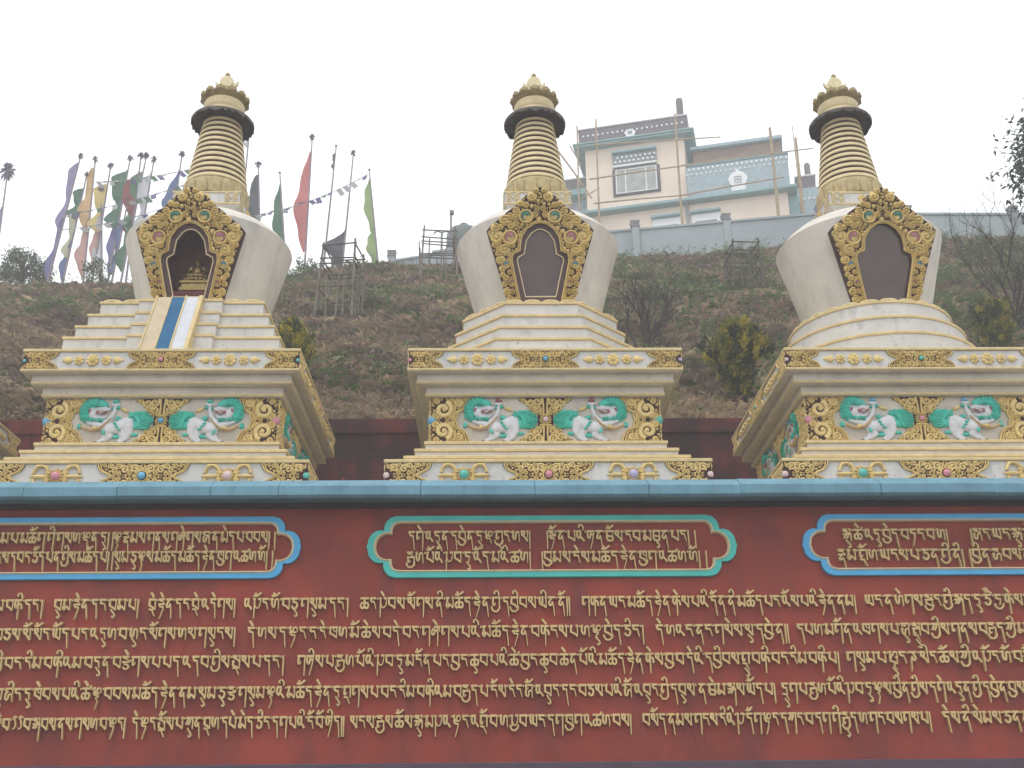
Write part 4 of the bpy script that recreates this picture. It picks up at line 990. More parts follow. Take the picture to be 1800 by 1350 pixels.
bd.ell((0, -.05, .235), (.10, .06, .028)).ell((0, -.048, .478), (.008, .012, .012), 6, 5)
put('figure', remeshed(bd, 'bronze', 'figure', .0065), st)
th = MB().box(-.18, .18, -.14, .10, 0, .05).box(-.155, .155, -.12, .09, .05, .11).box(-.18, .18, -.14, .10, .11, .145)
for i in range(18):
    a = 2 * math.pi * i / 18; th.ell((.15 * math.cos(a), -.02 + .11 * math.sin(a), .175), (.035, .035, .035), 8, 5)
put('throne', th.mesh('throne', 'bronze', bevel=.004), st)

# ------------------------------------------------------------------ retaining wall behind the stupas
rw = thing('retaining_wall', 'stained dark maroon retaining wall behind the stupas', 'wall', (0, 15.8, ZB + EYE))
put('wall_face', MB().box(-40, 40, 0, .2, -.05, 5.62 - ZB).mesh('wall_face', 'retain'), rw)
put('wall_cap', MB().box(-40, 40, -.035, .22, 5.62 - ZB, 5.845 - ZB).mesh('wall_cap', 'retain', .01), rw)

for x_, z_, r_ in ((-1.02, 4.55, .10), (-.93, 4.62, .06), (-1.1, 4.68, .05), (2.55, 4.50, .09), (2.68, 4.58, .06), (-1.0, 3.95, .07), (-2.1, 4.9, .06)):
    rg = random.Random(int(x_ * 100)); put('flaked_patch', MB().prism([(r_ * rg.uniform(.5, 1.15) * math.cos(k * .45), r_ * rg.uniform(.6, 1.5) * math.sin(k * .45)) for k in range(14)], -.004, .004).mesh('flaked_patch', 'ochre'), rw, (x_, 0, z_ - ZB))

# ------------------------------------------------------------------ compound wall on the crest
cwz = 19.42 + EYE
cw = thing('compound_wall', 'grey plastered compound wall with capped pillars along the crest', 'wall', (0, 0, 0))
pts = [(-3.5, 36.05), (-2.04, 35.6), (3.7, 34.24), (10.82, 33.0), (26.0, 33.05)]
for i in range(len(pts) - 1):
    a, b = Vector(pts[i]), Vector(pts[i + 1]); d = (b - a).normalized(); n_ = Vector((-d.y, d.x))
    top = cwz if i > 0 else cwz - .12
    mb = MB(); q = [a, b, b + n_ * .22, a + n_ * .22]
    mb.loft([[(p.x, p.y, 16.5) for p in q], [(p.x, p.y, top - .09) for p in q]])
    put('wall_panel', mb.mesh('wall_panel', 'greywall'), cw)
    q = [a - n_ * .05, b - n_ * .05, b + n_ * .27, a + n_ * .27]
    put('wall_coping', MB().loft([[(p.x, p.y, top - .088) for p in q], [(p.x, p.y, top) for p in q]]).mesh('wall_coping', 'greywall', .01), cw)
for x, y in ((-3.5, 36.05), (4.86, 33.97), (7.85, 33.52), (10.86, 32.96), (13.75, 33.0), (17.3, 33.02), (1.6, 34.72)):
    pl_ = put('pillar', MB().box(x - .12, x + .12, y - .06, y + .25, 16.5, cwz + .02).mesh('pillar', 'greywall', .01), cw)
    put('pillar_cap', MB().box(x - .15, x + .15, y - .09, y + .25, cwz + .02, cwz + .07).loft([[(x + sx * r_, y + .08 + sy * r_, z) for sx, sy in ((-1, -1), (1, -1), (1, 1), (-1, 1))] for r_, z in ((.11, cwz + .07), (.15, cwz + .22), (.16, cwz + .25))]).mesh('pillar_cap', 'capstone'), pl_)

# ------------------------------------------------------------------ monastery building in the mist
bld = thing('monastery_building', 'peach plastered monastery building with teal eaves rising in the mist', 'building', (8.3, 42.0, EYE), R(-14.5))
def bp(name, mt_, s0, s1, d0, d1, z0, z1, par=None, bev=.02): return put(name, MB().box(s0, s1, d0, d1, z0, z1).mesh(name, mt_, bev), par or bld)
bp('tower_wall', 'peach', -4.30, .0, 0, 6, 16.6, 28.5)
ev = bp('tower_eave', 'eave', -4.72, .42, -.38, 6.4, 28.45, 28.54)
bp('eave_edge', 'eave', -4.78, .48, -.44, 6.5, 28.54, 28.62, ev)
pt = bp('tower_parapet', 'parapet', -4.52, .20, -.30, 6.1, 28.62, 29.34)
bp('parapet_coping', 'dots', -4.57, .25, -.35, 6.2, 29.34, 29.40, pt)
for i in range(21): put('white_dot', MB().lathe([(.045, 0), (.045, .03)], 8).mesh('white_dot', 'dots'), pt, (-4.30 + i * .215, -.30, 29.0), 0, R(90))
def emblem(par, s0, d, zb, w, h, mt_='dots'):
    prof_ = [(-.32, 0), (.32, 0), (.36, .12), (.30, .18), (.48, .55), (.30, .80), (.12, .86), (0, 1.0), (-.12, .86), (-.30, .80), (-.48, .55), (-.30, .18), (-.36, .12)]
    e = put('emblem', MB().prism([(x * w, z * h) for x, z in prof_], -.02, .03).mesh('emblem', mt_), par, (s0, d, zb))
    mb = MB()
    for k in range(3):
        mb.box(-.17 * w, .17 * w, -.045, -.028, h * (.34 + .13 * k), h * (.34 + .13 * k) + .03)
        mb.box((-.15 + .15 * k) * w - .012, (-.15 + .15 * k) * w + .012, -.044, -.028, h * .34, h * .66)
    put('monogram', mb.mesh('monogram', 'valance'), e)
emblem(pt, -2.25, -.30, 28.66, .55, .40)
put('roof_finial', MB().lathe([(.12, 29.40), (.15, 29.44), (.15, 30.26), (.13, 30.34), (.06, 30.38)], 16, (-.06, -.1)).mesh('roof_finial', 'parapet', smooth=True), bld)
# tower window
wv = bp('valance', 'valance', -3.10, -1.20, -.10, 0, 27.30, 27.98)
bp('valance_hood', 'eave', -3.12, -1.18, -.26, 0, 27.98, 28.10, wv)
for k in range(2):
    for i in range(9): bp('valance_block', 'dots', -3.02 + i * .2 + (.1 if k else 0), -2.93 + i * .2 + (.1 if k else 0), -.17, -.10, 27.52 + k * .2, 27.62 + k * .2, wv, .01)
bp('valance_sill', 'dots', -3.10, -1.20, -.14, -.10, 27.33, 27.42, wv, .01)
ws = bp('window', 'frame_dark', -3.14, -1.10, -.06, 0, 25.92, 27.26)
for s0, s1 in ((-2.95, -2.60), (-2.55, -1.72), (-1.67, -1.28)): bp('pane', 'winpane', s0, s1, -.075, -.061, 26.06, 27.16, ws, 0)
for s_ in (-2.975, -2.575, -1.695, -1.255): bp('window_bar', 'alum', s_ - .025, s_ + .025, -.10, -.061, 26.03, 27.19, ws, 0)
bp('window_bar', 'alum', -3.0, -1.23, -.099, -.061, 27.16, 27.20, ws, 0); bp('window_bar', 'alum', -3.0, -1.23, -.099, -.061, 26.02, 26.06, ws, 0)
# storey ledge, lower wall, right wing
bp('storey_ledge', 'eave', -4.70, 4.45, -.40, 6, 25.10, 25.24)
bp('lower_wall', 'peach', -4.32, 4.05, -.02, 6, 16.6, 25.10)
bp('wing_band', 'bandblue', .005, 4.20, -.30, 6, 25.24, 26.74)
bd_ = bp('wing_string', 'eave', .005, 4.24, -.35, 6, 26.74, 26.81)
for i in range(21):
    bp('white_dot', 'dots', .10 + i * .20, .19 + i * .20, -.33, -.30, 26.53, 26.63, bd_, 0)
    put('white_dot', MB().lathe([(.04, 0), (.04, .03)], 8).mesh('white_dot', 'dots'), bd_, (.05 + i * .20, -.30, 26.34), 0, R(90))
emblem(bd_, 2.12, -.30, 25.30, .86, 1.04)
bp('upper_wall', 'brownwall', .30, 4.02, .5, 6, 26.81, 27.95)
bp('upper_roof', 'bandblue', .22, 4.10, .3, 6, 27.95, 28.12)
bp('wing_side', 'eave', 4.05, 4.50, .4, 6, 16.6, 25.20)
for s0 in (-1.55, .08):
    w_ = bp('valance', 'dots', s0, s0 + 1.2, -.10, -.02, 24.1, 24.56)
    bp('valance_hood', 'eave', s0 - .03, s0 + 1.23, -.26, -.02, 24.56, 24.68, w_)
    bp('valance_sill', 'valance', s0 + .15, s0 + 1.05, -.13, -.10, 24.12, 24.2, w_, .01)
put('drain_pipe', MB().tube([(-.06, -.1, 20), (-.06, -.1, 25.2)], .055, 8).mesh('drain_pipe', 'valance'), bld)
# far wings behind
bp('annex_parapet', 'parapet', 4.55, 5.35, 2.2, 6, 26.25, 27.05); bp('annex_coping', 'dots', 4.5, 5.4, 2.15, 6, 27.05, 27.12)
put('roof_finial', MB().lathe([(.13, 27.1), (.13, 27.85), (.06, 27.95)], 14, (5.1, 2.6)).mesh('roof_finial', 'parapet', smooth=True), bld)
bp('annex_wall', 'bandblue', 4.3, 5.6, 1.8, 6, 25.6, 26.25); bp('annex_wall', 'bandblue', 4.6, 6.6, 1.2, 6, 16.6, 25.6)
for i in range(6): bp('white_dot', 'dots', 4.72 + i * .2, 4.80 + i * .2, 1.14, 1.2, 25.3, 25.38, None, 0)
bp('annex_parapet', 'parapet', -7.2, -4.4, 2.0, 6, 27.6, 28.35); bp('annex_coping', 'dots', -7.25, -4.4, 1.95, 6, 28.35, 28.42)
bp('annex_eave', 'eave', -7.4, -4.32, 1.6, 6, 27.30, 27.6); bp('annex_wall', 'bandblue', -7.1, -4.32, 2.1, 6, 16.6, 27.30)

# bamboo scaffolding leaning on the building
sc_ = thing('bamboo_scaffold', 'bamboo pole scaffolding lashed up in front of the monastery building', 'scaffolding', (8.3, 42.0, EYE), R(-14.5))
def pole(name, a, b, r, par, mt_='scaffold'): return put(name, MB().tube([a, ((a[0] + b[0]) / 2 + .02, (a[1] + b[1]) / 2, (a[2] + b[2]) / 2 + .02), b], [r * 1.1, r, r * .8], 7).mesh(name, mt_), par)
for s0, z1, r_ in ((-3.62, 29.1, .045), (-4.45, 28.9, .04), (-.25, 28.8, .05), (3.55, 27.45, .07), (4.52, 26.8, .06), (4.45, 27.4, .022)):
    pole('upright', (s0 - .08, -1.3, 17.2), (s0 + .05, -1.3, z1), r_, sc_)
for a, b in (((-3.95, 26.13), (.25, 26.17)), ((-.1, 26.2), (5.2, 26.16)), ((-3.7, 27.78), (1.6, 27.3)), ((-.3, 24.78), (3.95, 25.0)), ((-3.8, 24.95), (.3, 24.75))):
    pole('ledger', (a[0], -1.36, a[1]), (b[0], -1.36, b[1]), .032, sc_)
pole('brace', (-5.3, -1.2, 27.9), (-3.9, -1.2, 25.3), .04, sc_); pole('brace', (-4.6, -1.2, 25.2), (-3.55, -1.2, 25.75), .025, sc_); pole('brace', (-4.75, -1.25, 28.0), (-4.3, -1.25, 26.9), .03, sc_)

# ------------------------------------------------------------------ water tank and lamp posts behind the crest
tk = thing('water_tank', 'round grey water tank standing behind the crest wall', 'tank', (-.97, 36.4, 17.3 + EYE))
put('tank_body', MB().lathe([(.62, 0), (.62, .8), (.64, .82), (.64, .88), (.62, .9), (.62, 2.6), (.64, 2.62), (.64, 2.7), (.62, 2.72), (.62, 3.15), (.50, 3.36), (.25, 3.46)], 32).mesh('tank_body', 'tank', smooth=True), tk)
put('tank_lid', MB().lathe([(.15, 3.44), (.15, 3.62), (.10, 3.66)], 16).mesh('tank_lid', 'tank', smooth=True), tk)
tl = thing('lamp_post', 'thin lamp post with a curved double arm near the tank', 'lamp post', (-1.72, 35.6, 17.0 + EYE))
put('post', MB().tube([(0, 0, 0), (0, 0, 3.15)], .035, 8).mesh('post', 'steel'), tl)
for s_ in (1, -1): put('arm', MB().tube([(0, 0, 3.15), (s_ * .15, 0, 3.2), (s_ * .26, 0, 3.15), (s_ * .28, 0, 3.05)], .028, 6).mesh('arm', 'steel'), tl)
tl = thing('lamp_post', 'plain tall lamp post with one lamp head next to the tank', 'lamp post', (-1.40, 35.5, 17.0 + EYE))
put('post', MB().tube([(0, 0, 0), (0, 0, 3.85)], .035, 8).mesh('post', 'steel'), tl)
put('lamp_head', MB().box(-.05, .10, -.12, .05, 3.80, 3.95).mesh('lamp_head', 'steel', .02), tl)

# ------------------------------------------------------------------ prayer flags
def flag_cloth(top, bot, w, seed, taper=1.0, sway=.2, n=26, m=4):
    """tall narrow cloth laced to a pole: left edge free and rippling"""
    rg = random.Random(seed); ph = rg.uniform(0, 6); t_, b_ = Vector(top), Vector(bot); vs, fs = [], []
    for i in range(n + 1):
        t = i / n; p = t_.lerp(b_, t)
        ww = w * (.62 + .16 * math.sin(t * 7 + ph) + .07 * math.sin(t * 17 + ph)) * (1 - (1 - taper) * t) * min(1, .25 + t * 6) * min(1, .3 + (1 - t) * 5)
        for j in range(m + 1):
            u = j / m
            vs.append((p.x - ww * u, p.y + sway * u * math.sin(t * 9 + ph + u * 2) * w, p.z - .25 * w * u * (1 if t < .5 else .4) + .05 * math.sin(t * 13 + ph) * u * w))
    for i in range(n):
        for j in range(m): fs.append((i * (m + 1) + j, i * (m + 1) + j + 1, (i + 1) * (m + 1) + j + 1, (i + 1) * (m + 1) + j))
    return MB().add(vs, fs)
def tuft(c, r, seed, n=60):
    rg = random.Random(seed); mb = MB()
    for _ in range(n):
        a, e = rg.uniform(0, 6.28), rg.uniform(-1.4, 1.4); d = Vector((math.cos(a) * math.cos(e), math.sin(a) * math.cos(e), math.sin(e))); L = r * rg.uniform(.5, 1)
        s_ = d.cross(Vector((0, 0, 1))).normalized() * r * .13; p = Vector(c) + d * r * .1; q = p + d * L * .6; t = p + d * L + Vector((0, 0, -.35 * L))
        mb.add([tuple(p - s_ * .4), tuple(p + s_ * .4), tuple(q + s_), tuple(t), tuple(q - s_)], [(0, 1, 2, 3, 4)])
    return mb
FY = 32.5
def flagpole(top, base, flags, label, tuft_r=.22, rad=.035):
    """flags: (colour, start, end, width) along the pole from its top"""
    t_ = thing('prayer_flag_pole', label, 'flag pole', (base[0], FY, base[1] + EYE), 0, 'prayer flags on the crest')
    dx, dz_ = top[0] - base[0], top[1] - base[1]; z0 = -1.0
    P = lambda t: (dx * (1 - t), .0, dz_ * (1 - t))
    put('pole', MB().tube([(dx * -.2, 0, dz_ * -.2), (dx * .5, .01, dz_ * .5), (dx, 0, dz_)], [rad, rad * .85, rad * .6], 6).mesh('pole', 'pole'), t_)
    for k, (c, a, b, w) in enumerate(flags):
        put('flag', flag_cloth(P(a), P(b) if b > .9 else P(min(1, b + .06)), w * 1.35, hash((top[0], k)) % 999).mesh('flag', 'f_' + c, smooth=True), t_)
    if tuft_r: put('pole_tuft', tuft((dx, 0, dz_), tuft_r, int(abs(top[0]) * 100)).mesh('pole_tuft', 'tuft'), t_)
    return t_
FP = [((-13.43, 21.26), (-13.86, 16.6), [('lavender', .04, .55, .26), ('indigo', .5, .98, .20)], 'leftmost prayer flag pole, lavender flag, beside the misty bush'),
      ((-13.14, 20.56), (-13.39, 16.6), [('green', .12, .36, .34), ('paleyellow', .34, .72, .26), ('blue', .6, .99, .20)], 'short prayer pole with a green flag over pale yellow and blue'),
      ((-12.94, 21.15), (-12.76, 16.7), [('orange', .07, .55, .34), ('salmon', .5, .97, .30)], 'prayer flag pole with an orange flag running into salmon'),
      ((-12.41, 20.91), (-12.48, 16.8), [('yellow', .15, .55, .42), ('salmon', .5, .97, .22)], 'prayer flag pole with a bright yellow flag'),
      ((-11.81, 21.19), (-11.98, 16.9), [('green', .09, .56, .46), ('indigo', .52, .98, .22)], 'prayer flag pole with a wide dark green flag on the left'),
      ((-11.47, 21.30), (-11.43, 16.9), [('red', .13, .62, .42)], 'prayer flag pole with a dark red flag'),
      ((-11.29, 21.30), (-11.57, 16.9), [('mint', .12, .60, .34), ('green', .55, .97, .30)], 'prayer flag pole with mid green flag behind the dark red one'),
      ((-11.03, 21.15), (-11.19, 16.9), [('palegrey', .10, .58, .36)], 'prayer flag pole with a pale grey flag'),
      ((-10.14, 21.35), (-10.20, 17.2), [('blue', .14, .62, .38)], 'prayer flag pole with a blue flag close to the left spire'),
      ((-15.72, 20.71), (-15.56, 16.4), [('lavender', .30, .92, .12)], 'lone slim pole with a leafy tuft at the far left edge'),
      ((-12.61, 20.0), (-12.20, 16.8), [('palegrey', .30, .95, .26)], 'short pole with a ragged white flag between yellow and green flags'),
      ((-11.70, 19.6), (-11.86, 16.8), [('blue', .25, .97, .20)], 'short pole with a dark blue flag below the wide green flag'),
      ((-7.61, 20.96), (-7.27, 17.2), [('slate', .10, .50, .42)], 'prayer pole with a small dark flag right of the left spire'),
      ((-6.89, 20.63), (-6.48, 17.2), [('green', .12, .95, .30)], 'prayer pole with a narrow dark green flag right of the left bell'),
      ((-5.91, 22.02), (-5.88, 17.1), [('scarlet', .11, .80, .40)], 'tallest prayer pole, with a long red flag'),
      ((-5.10, 21.67), (-5.29, 17.1), [('slate', .06, .14, .10)], 'bare leaning pole right of the long red flag'),
      ((-4.52, 21.40), (-4.70, 17.1), [('slate', .66, .96, .62)], 'leaning pole with a torn dark flag low on it'),
      ((-3.98, 20.75), (-3.55, 17.1), [('lime', .08, .62, .26), ('lime', .58, .98, .30)], 'rightmost prayer pole, with a yellow green flag'),
      ((-8.00, 22.57), (-8.02, 17.4), [('palegrey', .03, .12, .22)], 'pole mostly hidden behind the left spire')]
for i, (tp, bs, fl, lb) in enumerate(FP): flagpole(tp, bs, fl, lb, .34 if i == 9 else (.06 if i in (13, 15, 17) else .14))
def bunting(a, b, n, sag, label, seed, size=.17):
    t_ = thing('flag_string', label, 'bunting', (a[0], 32.3, a[1] + EYE), 0, 'strings of small prayer flags')
    rg = random.Random(seed); P = lambda t: Vector(((b[0] - a[0]) * t, 0, (b[1] - a[1]) * t - sag * 4 * t * (1 - t)))
    put('cord', MB().tube([P(k / 14) for k in range(15)], .010, 5).mesh('cord', 'pole'), t_)
    for k in range(n):
        p, q = P((k + .15) / n), P((k + .85) / n); h = size * rg.uniform(.4, 1.0); sw = rg.uniform(-.16, .16)
        vs = []
        for j in range(4):
            for i in range(4):
                c = p.lerp(q, i / 3); vs.append((c.x + sw * j / 3, sw * j / 3 * .8 + .03 * math.sin(i * 2 + k), c.z - h * j / 3))
        fs = [(j * 4 + i, j * 4 + i + 1, j * 4 + i + 5, j * 4 + i + 4) for j in range(3) for i in range(3)]
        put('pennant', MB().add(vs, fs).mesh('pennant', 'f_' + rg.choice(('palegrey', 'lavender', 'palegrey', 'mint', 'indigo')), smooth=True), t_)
bunting((-7.59, 18.9), (-3.97, 20.45), 17, .22, 'string of small flags rising to the yellow green flag pole', 1)
bunting((-12.78, 20.14), (-9.56, 20.68), 15, .1, 'upper string of small flags across the left flag poles', 2)
bunting((-13.55, 18.92), (-9.78, 20.1), 16, .12, 'middle string of small flags across the left flag poles', 3)
bunting((-13.56, 18.38), (-10.25, 19.25), 14, .12, 'lowest string of small flags across the left flag poles', 4)

# ------------------------------------------------------------------ bamboo tree guards on the slope
def guard(x, y, w, h, lean, label, seed, dark):
    z = min(hill_z(x - w / 2, y), hill_z(x + w / 2, y)) - .1
    t_ = thing('tree_guard', label, 'tree guard', (x, y, z), R(seed * 7 % 20 - 10), 'bamboo tree guards on the slope'); rg = random.Random(seed); mt_ = 'bamboodark' if dark else 'bamboo'
    cs = [(-1, -1), (1, -1), (1, 1), (-1, 1)]
    def at(c, t): return (c[0] * w / 2 * (1.08 - .16 * t) + lean * t, c[1] * w / 2 * (1.08 - .16 * t), h * t)
    for c in cs: put('post', MB().tube([at(c, 0), at(c, .55), at(c, 1 + rg.uniform(0, .08))], [.032, .028, .024], 6).mesh('post', mt_), t_)
    for t in (.42, .72, .80, .97):
        for k in range(4):
            a, b = Vector(at(cs[k], t + rg.uniform(-.02, .02))), Vector(at(cs[(k + 1) % 4], t + rg.uniform(-.02, .02))); e = (b - a) * .06
            put('rail', MB().tube([a - e, b + e], [.020, .018], 5).mesh('rail', 'bamboodark'), t_)
    for k in range(4):
        for j in range(3):
            a, b = Vector(at(cs[k], 0)), Vector(at(cs[(k + 1) % 4], 0)); p = a.lerp(b, (j + rg.uniform(.7, 1.3)) / 4); hh = h * rg.uniform(.55, .82)
            put('slat', MB().tube([p, p + Vector((rg.uniform(-.06, .06) + lean * .6, rg.uniform(-.05, .05), hh))], [.022, .018], 5).mesh('slat', mt_), t_)
guard(-3.52, 24.16, .82, 1.95, .05, 'large bamboo tree guard on the slope right of the left bell', 3, False)
guard(-1.49, 29.2, .95, 1.55, .0, 'bamboo tree guard at the crest below the water tank', 5, False)
guard(6.4, 26.14, .72, 1.35, .05, 'dark bamboo tree guard below the compound wall', 8, True)

# ------------------------------------------------------------------ plants
def soup(name, P, F, C, mt_):
    """mesh from numpy vertex / quad arrays with a colour per vertex"""
    me = bpy.data.meshes.new(name); me.vertices.add(len(P)); me.vertices.foreach_set('co', P.astype(np.float32).ravel())
    k = F.shape[1]; me.loops.add(F.size); me.loops.foreach_set('vertex_index', F.astype(np.int32).ravel())
    me.polygons.add(len(F)); me.polygons.foreach_set('loop_start', np.arange(0, F.size, k, dtype=np.int32)); 
    me.update(calc_edges=True)
    ca = me.color_attributes.new('Col', 'FLOAT_COLOR', 'POINT'); ca.data.foreach_set('color', np.concatenate([C, np.ones((len(C), 1))], 1).astype(np.float32).ravel())
    me.materials.append(M[mt_]); me.validate(); return me
def leaves(name, P, D, L, W, C, mt_='leaf'):
    """one rhombic leaf per row: position, direction, length, width, colour"""
    n = len(P); D = D / np.linalg.norm(D, axis=1, keepdims=True); S = np.cross(D, npr.normal(size=(n, 3))); S /= np.linalg.norm(S, axis=1, keepdims=True) + 1e-9
    L, W = L[:, None], W[:, None]; dr = np.array([[0, 0, -1.0]]) * L * .18
    V = np.stack([P, P + D * L * .45 + S * W * .5, P + D * L + dr, P + D * L * .45 - S * W * .5], 1).reshape(-1, 3)
    return soup(name, V, np.arange(4 * n).reshape(n, 4), np.repeat(C, 4, 0), mt_)
def hillz_np(x, y): return np.array([hill_z(float(a), float(b)) for a, b in zip(x, y)])
def pn(x, y, s): return np.sin(x * .8 + s) * np.sin(y * .9 + 1.3 * s) + .6 * np.sin(1.9 * x + 2.3 * y + s * 2) + .4 * np.sin(-3.7 * x + 3.1 * y + s)
# matted dry grass and bracken: drooping blades
NT, PB = 62000, 6
gx = npr.uniform(-17, 19, NT); gy = 16.08 + 16.1 * npr.random(NT) ** 1.05; gz = hillz_np(gx, gy)
nb = NT * PB; bx, by, bz = np.repeat(gx, PB), np.repeat(gy, PB), np.repeat(gz, PB)
big = np.repeat(npr.uniform(.55, 1.25, NT) * (1 + .25 * pn(gx * 1.6, gy * 2.0, 7.0).clip(-1, 1)), PB)
az = npr.uniform(0, 6.283, nb); ln = npr.uniform(.08, .22, nb) * big; hh = npr.uniform(.04, .15, nb) * big
dirx = np.cos(az) + np.repeat(npr.normal(0, .35, NT), PB); diry = np.sin(az) - .35
P0 = np.stack([bx + dirx * .02, by + diry * .02, bz - .03], 1); P1 = P0 + np.stack([dirx * ln * .42, diry * ln * .42, hh], 1); P2 = P0 + np.stack([dirx * ln, diry * ln, hh * npr.uniform(.15, 1.0, nb)], 1)
wv_ = npr.uniform(.003, .0065, nb)[:, None]; sd = np.stack([-diry, dirx, np.zeros(nb)], 1); sd /= np.linalg.norm(sd, axis=1, keepdims=True) + 1e-9
V = np.stack([P0 - sd * wv_ * .6, P0 + sd * wv_ * .6, P1 + sd * wv_, P2, P1 - sd * wv_], 1).reshape(-1, 3)
pal = np.array([(.47, .355, .275), (.60, .475, .335), (.31, .24, .205), (.68, .56, .40), (.205, .295, .110), (.30, .375, .160)])
gr = pn(gx, gy, .4) + .07 * (gy - 22) + .05 * gx; br = pn(gx * 1.4, gy * 1.6, 2.0)
ix = np.where(npr.random(NT) < np.clip(.20 + .28 * gr, .03, .88), npr.integers(4, 6, NT), np.where(br > .4, npr.choice([2, 0, 2], NT), npr.choice([0, 1, 0, 3, 1], NT)))
ix = np.where((gy < 16.8) & (npr.random(NT) < .6), npr.choice([1, 3], NT), ix)
C = np.repeat(pal[ix] * npr.uniform(.78, 1.2, (NT, 1)) * (1 + .2 * np.clip(pn(gx * 1.1, gy * 2.2, 5.0), -1.5, 1.5))[:, None], PB, 0) * npr.uniform(.85, 1.15, (nb, 1)); C = np.repeat(C, 5, 0)
tag(put('dry_hill_grass', soup('dry_hill_grass', V, np.arange(5 * nb).reshape(nb, 5), C, 'grass')), 'matted brown bracken and dry grass covering the hillside', 'grass', kind='stuff')
# green ferns and low weeds in patches
cx = npr.uniform(-16.5, 18, 1500); cyy = npr.uniform(16.6, 31.6, 1500); ok = (pn(cx, cyy, .4) + .07 * (cyy - 22) + .05 * cx + npr.normal(0, .4, 1500)) > .55; cx, cyy = cx[ok], cyy[ok]
Ps, Ds, Ls, Ws, Cs = [], [], [], [], []
for x, y in zip(cx, cyy):
    z = hill_z(float(x), float(y)); base = np.array([(.095, .165, .045), (.130, .205, .070), (.165, .220, .085)][rnd.randrange(3)])
    for f in range(rnd.randint(4, 8)):
        a = rnd.uniform(0, 6.28); Lf = rnd.uniform(.22, .5); d = np.array([math.cos(a), math.sin(a) - .3, .0]); nl = 9
        for k in range(nl):
            t = (k + 1) / nl; p = np.array([x, y, z]) + d * Lf * t + np.array([0, 0, .20 * math.sin(t * 2.2)])
            for s_ in (1, -1):
                Ps.append(p); Ds.append(np.array([-d[1] * s_, d[0] * s_, .1]) + d * .5); Ls.append(.10 * (1.15 - t) + .02); Ws.append(.026); Cs.append(base * rnd.uniform(.8, 1.25))
tag(put('hill_ferns', leaves('hill_ferns', np.array(Ps), np.array(Ds), np.array(Ls), np.array(Ws), np.array(Cs))), 'patches of green fern and weeds growing through the dry grass', 'ferns', kind='stuff')

def conifer(x, y, h, w, label, seed, n=26400, lean=0.0):
    rg = np.random.default_rng(seed); z = hill_z(x, y)
    t_ = thing('cypress_shrub', label, 'shrub', (x, y, z), 0, 'yellow green conifer shrubs')
    mb = MB().tube([(0, 0, -.1), (.02, 0, h * .3), (lean * .6, 0, h * .65), (lean, 0, h * .92)], [.04, .034, .02, .006], 7)
    P, D, L, W, C = [], [], [], [], []
    nb_ = 120
    lobes = [(rg.uniform(0, 6.28), rg.uniform(.35, .8), rg.uniform(.7, 1.25)) for _ in range(7)]
    for b in range(nb_):
        t = .10 + .88 * (b + rg.random()) / nb_; a = b * 2.399 + rg.normal(0, .4)
        bulge = max(.55, max(k * math.exp(-((math.cos(a - la) - 1) ** 2) * 1.5 - ((t - lt) / .22) ** 2) for la, lt, k in lobes))
        rad = w * .5 * min(1, 2.6 * t + .12) * (1 - t ** 2.4) ** .8 * bulge * rg.uniform(.75, 1.12) + .03
        o = np.array([lean * t, 0, h * t * .90]); tip = o + np.array([math.cos(a) * rad, math.sin(a) * rad, rad * rg.uniform(.45, 1.1) + .04])
        mb.tube([tuple(o), tuple((o * .5 + tip * .5) + np.array([0, 0, -.02])), tuple(tip)], [.010, .007, .003], 4)
        for k in range(4):
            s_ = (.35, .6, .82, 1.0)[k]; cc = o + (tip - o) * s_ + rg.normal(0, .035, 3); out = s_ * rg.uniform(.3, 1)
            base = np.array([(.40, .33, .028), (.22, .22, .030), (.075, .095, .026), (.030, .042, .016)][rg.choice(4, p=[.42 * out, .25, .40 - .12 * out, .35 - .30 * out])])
            for q_ in range(n // nb_ // 4):
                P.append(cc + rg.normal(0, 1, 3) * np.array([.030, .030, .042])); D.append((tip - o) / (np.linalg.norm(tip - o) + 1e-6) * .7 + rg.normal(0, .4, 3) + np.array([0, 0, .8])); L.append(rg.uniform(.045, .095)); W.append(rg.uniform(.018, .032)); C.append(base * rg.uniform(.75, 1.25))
    put('trunk', mb.mesh('trunk', 'bark'), t_)
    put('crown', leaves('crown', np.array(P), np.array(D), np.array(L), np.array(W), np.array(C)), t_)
conifer(3.90, 16.75, 1.42, 1.02, 'yellow green conifer shrub between the middle and round-stepped stupas', 21)
conifer(9.35, 19.3, 1.25, .85, 'yellow green conifer shrub above the cornice of the round-stepped stupa', 22)
conifer(-3.30, 17.55, 1.25, .75, 'yellowing conifer shrub half hidden behind the square-stepped stupa', 23)

